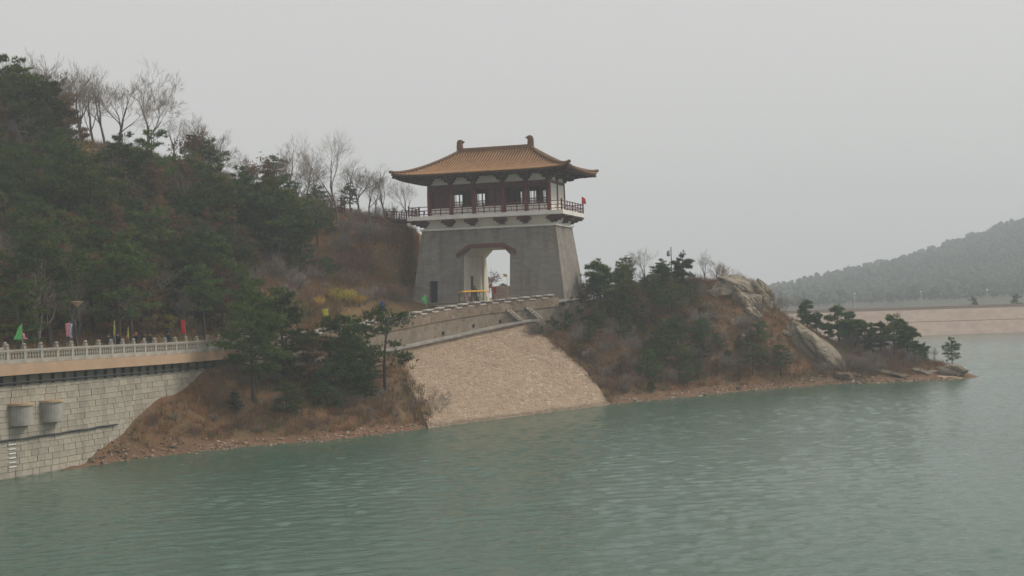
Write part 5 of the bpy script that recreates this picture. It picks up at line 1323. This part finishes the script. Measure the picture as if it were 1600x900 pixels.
# ------------------------------------------------------------------ flags
def flag(quad, Y, zb, col, cname, label, pole_side='r', group="coloured flags along the road"):
    """quad: px corners tl, tr, br, bl of the hanging cloth"""
    P = [at(q[0], q[1], Y) for q in quad]; px_ = 1 if pole_side == 'r' else 0
    edge = (P[1], P[2]) if pole_side == 'r' else (P[0], P[3]); foot = Vector((edge[1].x, Y, zb)); topz = edge[0].z + .08
    root = empty("flag", foot); tag(root, label, "flag", group)
    b = MB(); b.tube([(0, .02, 0), (edge[0].x - foot.x, .02, topz - zb)], [.02, .014], 5); b.build("pole", mat("flag_pole", (.35, .33, .3)), root)
    b = MB(); nx, ny = 8, 8; V = []
    for j in range(ny + 1):
        for i in range(nx + 1):
            a = P[0].lerp(P[1], i / nx); c = P[3].lerp(P[2], i / nx); q = a.lerp(c, j / ny); far = (1 - i / nx) if pole_side == 'r' else i / nx
            V.append(q - foot + Vector((.02 * math.sin(j * 1.7), .10 * math.sin(i * 1.1 + j * .5) * far + .16 * far, 0)))
    b.add(V, [(j * (nx + 1) + i, j * (nx + 1) + i + 1, (j + 1) * (nx + 1) + i + 1, (j + 1) * (nx + 1) + i) for j in range(ny) for i in range(nx)])
    o = b.build("cloth", mat("flag_" + cname, col, tuple(x * .9 for x in col), rough=.7), root, smooth=True); md = o.modifiers.new("thick", 'SOLIDIFY'); md.thickness = .008
    return root
GREEN, PINK, YEL, REDC, BLUE, LBLUE = (.13, .56, .16), (.68, .27, .33), (.66, .58, .05), (.62, .04, .03), (.05, .10, .38), (.28, .42, .55)
flag([(27, 512), (34, 506), (34, 531), (20, 531)], 93.5, 7.2, GREEN, "green", "large green flag at the left end of the dam road")
flag([(35, 521), (36, 521), (42, 530), (37, 530)], 94.5, 7.2, PINK, "pink", "scrap of pink flag beside the large green flag", 'l')
flag([(100, 506), (109, 504), (110, 527), (103, 526)], 97, 7.2, PINK, "pink", "pink flag on the dam road")
flag([(109.2, 506), (111.5, 506), (111.5, 528), (109.6, 528)], 97.4, 7.2, LBLUE, "pale_blue", "narrow pale blue flag against the pink flag", 'l')
flag([(176.5, 502), (179, 502), (179.5, 524), (176.5, 524)], 101, 7.1, YEL, "yellow", "furled narrow yellow flag on the dam road")
flag([(198.5, 513), (200.5, 512), (202, 528), (197, 528)], 102.5, 7.1, YEL, "yellow", "small yellow flag right of the furled yellow one")
flag([(281, 501), (288, 500), (291, 521), (284, 522)], 108, 7.05, REDC, "red", "red flag on the dam road")
flag([(502.5, 484), (512, 482), (514, 498), (506, 497)], 127.5, 7.5, YEL, "yellow", "square yellow flag above the toothed wall")
flag([(595, 469), (600, 472), (601, 486), (593, 486)], 137.5, 8.4, BLUE, "blue", "blue flag left of the tower door")
flag([(657, 467.5), (665.5, 460), (667.5, 477), (666, 477)], 141.5, 8.9, GREEN, "green", "pointed green flag in front of the tower base")
flag([(727.5, 457), (731.5, 456.5), (731.5, 470), (727, 471)], 146.3, 9.4, PINK, "pink", "pink flag hanging in front of the yellow cart")
flag([(909, 307), (914.5, 310), (916, 319), (909, 318)], 158.5, TC.z + ZF, REDC, "red", "red flag at the right corner of the tower platform", 'l')
flag([(762, 445), (769, 443), (769, 450), (761, 451)], 176, 10.3, (.66, .25, .2), "salmon", "salmon flag seen through the gate")
flag([(771, 449), (776, 448), (775, 459), (772, 459)], 178, 10.3, REDC, "red", "red flag seen through the gate")
flag([(786, 427), (792, 429), (793, 433), (787, 432)], 182, 10.3, YEL, "yellow", "yellow flag seen high through the gate")
# beyond the gate
w = empty("stone_block_wall"); tag(w, "low pale stone wall seen through the gate", "wall")
for j in range(5):
    for i in range(5):
        a = place(774 + i * 6.2 + (j % 2) * 1.5, 190, 10.3 + .42 * j); bb = MB(); bb.box((a.x, a.y, 10.55 + .43 * j), (.50, .4, .40)); bb.build("block", mat("wall_block", (.46, .36, .29), (.38, .30, .25), scale=2, rnd=.12), w)
a = place(787, 190, 10.3); bb = MB(); bb.box((a.x, a.y + .25, 11.35), (3.2, .3, 2.15)); bb.build("core_wall", MATS["joint_mortar"], w)
p = place(764, 186, 10.3); put_tree("bare_tree", BARES_L[1], (p.x - .3, p.y + 2, 10.2), .72, label="leafless tree seen through the gate", cat="bare tree")
p = place(784, 196, 10.3); put_tree("pine_tree", PINES[5], (p.x, p.y, 10.6), .42, sxy=1.5, label="dark green bush seen above the wall through the gate", cat="bush")

# ------------------------------------------------------------------ sightseeing cart
cp = place(741, 147.3, 9.5); ct = empty("electric_cart", (cp.x, cp.y, 9.55), R(30)); tag(ct, "yellow-roofed open electric cart parked before the gate", "cart")
M_CY = mat("cart_yellow", (.72, .40, .03), (.66, .35, .03), rough=.4); M_CB = mat("cart_blue", (.05, .06, .16), (.04, .05, .13), rough=.4); M_BLK = mat("rubber", (.02, .02, .02)); M_SEAT = mat("cart_seat", (.45, .38, .28), rough=.6)
def rbox(name, c, d, m, parent, bev=.04):
    bm = bmesh.new(); bmesh.ops.create_cube(bm, size=1.0)
    for v in bm.verts: v.co = Vector((v.co.x * d[0], v.co.y * d[1], v.co.z * d[2]))
    bmesh.ops.bevel(bm, geom=bm.edges[:], offset=bev, segments=2, affect='EDGES'); me = bpy.data.meshes.new(name); bm.to_mesh(me); bm.free(); me.materials.append(m); o = link(name, me, parent); o.location = c; return o
rbox("body", (0, 0, .52), (3.0, 1.3, .42), M_CB, ct, .1); rbox("hood", (1.3, 0, .78), (.55, 1.2, .35), M_CB, ct, .12)
bm = bmesh.new(); b = MB(); V = []
for i in range(13):
    for j in range(9):
        x, y = -1.55 + 3.1 * i / 12, -.7 + 1.4 * j / 8; V.append((x, y, 1.9 + .1 * (1 - (y / .7) ** 2) - .08 * abs(x / 1.55) ** 4))
b.add(V, [(i * 9 + j, (i + 1) * 9 + j, (i + 1) * 9 + j + 1, i * 9 + j + 1) for i in range(12) for j in range(8)]); o = b.build("roof", M_CY, ct, smooth=True); md = o.modifiers.new("thick", 'SOLIDIFY'); md.thickness = .09; md.offset = -1
for x, tx in ((-1.4, -1.42), (0, 0), (1.35, .95)):
    for sy in (-1, 1): b = MB(); b.tube([(x, sy * .6, .7), (tx, sy * .62, 1.88)], .03, 6); b.build("roof_post", MATS["dark_pole"], ct)
for x in (-1.0, -.1, .65):
    o = rbox("seat", (x, 0, .82), (.5, 1.15, .14), M_SEAT, ct); rbox("backrest", (-.27, 0, .3), (.1, 1.15, .45), M_SEAT, o)
for x in (-1.0, 1.05):
    for sy in (-1, 1):
        b = MB(); b.tube([(0, -.09, 0), (0, .09, 0)], .27, 14); o = b.build("wheel", M_BLK, ct); o.location = (x, sy * .6, .27); b = MB(); b.tube([(0, sy * .085, 0), (0, sy * .11, 0)], .14, 10); b.build("rim", M_POLE, o)
for sy in (-1, 1): b = MB(); b.lathe([(.09, 0), (.08, .03)], 10); o = b.build("headlight", M_WHITE, ct); o.location = (1.58, sy * .42, .78); o.rotation_euler = (0, R(90), 0)
b = MB(); b.tube([(.95 + .0, .3, .95), (1.05, .3, 1.15)], .02, 5); b.lathe([(.17, 0), (.2, .02), (.17, .04)], 12, (.98, .3, 1.15)); b.build("steering_wheel", M_BLK, ct)
gl = bpy.data.materials.new("windscreen_glass"); gl.use_nodes = True; gb = gl.node_tree.nodes["Principled BSDF"]; gb.inputs["Transmission Weight"].default_value = 1; gb.inputs["Roughness"].default_value = .02; gb.inputs["IOR"].default_value = 1.1
o = rbox("windscreen", (1.18, 0, 1.38), (.02, 1.1, .85), gl, ct, .005); o.rotation_euler = (0, R(-20), 0)

# ------------------------------------------------------------------ people
M_SKIN = mat("skin", (.42, .27, .19), (.38, .24, .17), scale=8, rough=.6); M_HAIR = mat("black_hair", (.015, .012, .011), rough=.5)
def person(loc, rz, top, legs, label, hair=None, H=1.68, stride=.18):
    J = {}; E = []; Rr = {}
    def v(n_, p, r): J[n_] = p; Rr[n_] = r
    v("pelvis", (0, 0, .95), .15); v("waist", (0, 0, 1.1), .135); v("chest", (0, 0, 1.3), .155); v("neckb", (0, .0, 1.44), .075); v("neck", (0, -.01, 1.5), .055); v("skull", (0, -.015, 1.58), .085); v("crown", (0, .0, 1.66), .07); v("nose", (0, -.105, 1.575), .02)
    for a, c in (("pelvis", "waist"), ("waist", "chest"), ("chest", "neckb"), ("neckb", "neck"), ("neck", "skull"), ("skull", "crown"), ("skull", "nose")): E.append((a, c))
    for s_, k in ((-1, "l"), (1, "r")):
        f = stride * s_
        v("hip" + k, (.09 * s_, 0, .9), .095); v("knee" + k, (.1 * s_, -f * .6 - .02, .5), .06); v("ank" + k, (.1 * s_, -f + (.06 if f < 0 else 0), .09), .04); v("toe" + k, (.11 * s_, -f - .17, .03), .035)
        v("sh" + k, (.18 * s_, 0, 1.38), .07); v("elb" + k, (.23 * s_, .05 + f * .3, 1.1), .048); v("wr" + k, (.22 * s_, -.06 + f * .7, .88), .033); v("palm" + k, (.22 * s_, -.08 + f * .8, .82), .03)
        for a, c in (("pelvis", "hip"), ("hip", "knee"), ("knee", "ank"), ("ank", "toe"), ("chest", "sh"), ("sh", "elb"), ("elb", "wr"), ("wr", "palm")): E.append((a + (k if a not in ("pelvis", "chest") else ""), c + k))
        px_, py_, pz_ = J["palm" + k]
        for q, (dy, L) in enumerate(((-.028, .055), (-.01, .07), (.01, .066), (.028, .05))):
            v("f%d%s" % (q, k), (px_ - .006 * s_, py_ + dy, pz_ - .045), .0095); v("g%d%s" % (q, k), (px_ - .02 * s_, py_ + dy - .008, pz_ - .045 - L), .008); E += [("palm" + k, "f%d%s" % (q, k)), ("f%d%s" % (q, k), "g%d%s" % (q, k))]
        v("t" + k, (px_ - .015 * s_, py_ - .045, pz_ - .01), .011); v("u" + k, (px_ - .025 * s_, py_ - .06, pz_ - .05), .009); E += [("palm" + k, "t" + k), ("t" + k, "u" + k)]
    names = list(J); me = bpy.data.meshes.new("body"); me.from_pydata([J[q] for q in names], [(names.index(a), names.index(c)) for a, c in E], []); ob = link("body", me)
    ob.modifiers.new("skin", 'SKIN'); sv = me.skin_vertices[0].data
    for i, q in enumerate(names): sv[i].radius = (Rr[q], Rr[q] * (.72 if q in ("chest", "waist", "pelvis") else 1)); sv[i].use_root = q == "pelvis"
    ss = ob.modifiers.new("sub", 'SUBSURF'); ss.levels = ss.render_levels = 1
    bm_ = bpy.data.meshes.new_from_object(ob.evaluated_get(bpy.context.evaluated_depsgraph_get())); bpy.data.objects.remove(ob)
    for m_ in (M_SKIN, top, legs, M_BLK): bm_.materials.append(m_)
    for p in bm_.polygons:
        c = p.center; p.use_smooth = True
        if c.z < .085: p.material_index = 3
        elif c.z > 1.475: p.material_index = 0
        elif c.z < .86 and abs(c.x) > .17: p.material_index = 0
        elif c.z < .93: p.material_index = 2
        else: p.material_index = 1
    root = empty("person", loc, rz); root.scale = [H / 1.7] * 3; link("body", bm_, root); tag(root, label, "person")
    b = MB(); b.lathe([(.06, .0), (.098, .03), (.104, .08), (.085, .135), (.04, .165)], 10, (0, .018, 1.565)); b.build("hair", hair or M_HAIR, root, smooth=True)
    for s_ in (-1, 1):
        b = MB(); b.lathe([(.012, -.004), (.012, .004)], 6, (.035 * s_, -.094, 1.595)); b.build("eye", M_BLK, root)
        b = MB(); b.box((.092 * s_, 0, 1.575), (.02, .035, .055)); b.build("ear", M_SKIN, root)
    b = MB(); b.box((0, -.09, 1.535), (.04, .02, .01)); b.build("mouth", mat("lip", (.3, .12, .1)), root)
    return root
M_T = [mat("dark_jacket", (.03, .032, .04)), mat("navy_jacket", (.03, .035, .07)), mat("black_coat", (.02, .02, .022)), mat("olive_jacket", (.08, .08, .045))]; M_L = mat("dark_trousers", (.025, .027, .035))
def road_p(px, off): s_ = s_of_px(px); q = Wat(s_, off); return q
for px, off, i, rz, lab, hr_ in ((188, -1.1, 0, R(150), "person in dark jacket behind the railing between the two yellow flags", None), (211, -1.6, 2, R(160), "person in black coat right of the small yellow flag, behind the railing", None), (233, -1.2, 2, R(-30), "person with reddish hat behind the stone railing", mat("orange_cap", (.32, .10, .04))),
                                 (257, -1.4, 0, R(150), "person in dark jacket next to the yellow bush, behind the railing", None), (286, -1.5, 1, R(160), "person in navy jacket below the red flag", None)):
    p = road_p(px, off); person((p.x, p.y, zr(s_of_px(px)) + .004), rz, M_T[i], M_L, lab, hr_, H=1.66 + .03 * (i % 3))
p = place(742.5, 153.5, 10.4); person((p.x, p.y, 10.36), R(20), M_T[3], M_L, "person in olive jacket standing in the gateway behind the cart", H=1.72, stride=.03)

# ------------------------------------------------------------------ haze
b = MB(); b.box((0, 910, 62), (1830, 2140, 140)); hz = b.build("haze", None, fix=True)
hm = bpy.data.materials.new("haze_air"); hm.use_nodes = True; hn, hl = hm.node_tree.nodes, hm.node_tree.links; hn.remove(hn["Principled BSDF"])
pv = hn.new("ShaderNodeVolumePrincipled"); pv.inputs["Density"].default_value = .00068; pv.inputs["Color"].default_value = (.87, .93, 1.0, 1); pv.inputs["Anisotropy"].default_value = 0.0
hl.new(pv.outputs[0], hn["Material Output"].inputs["Volume"]); hz.data.materials.clear(); hz.data.materials.append(hm); tag(hz, kind="stuff"); hz["label"] = "pale spring haze in the air over the lake"
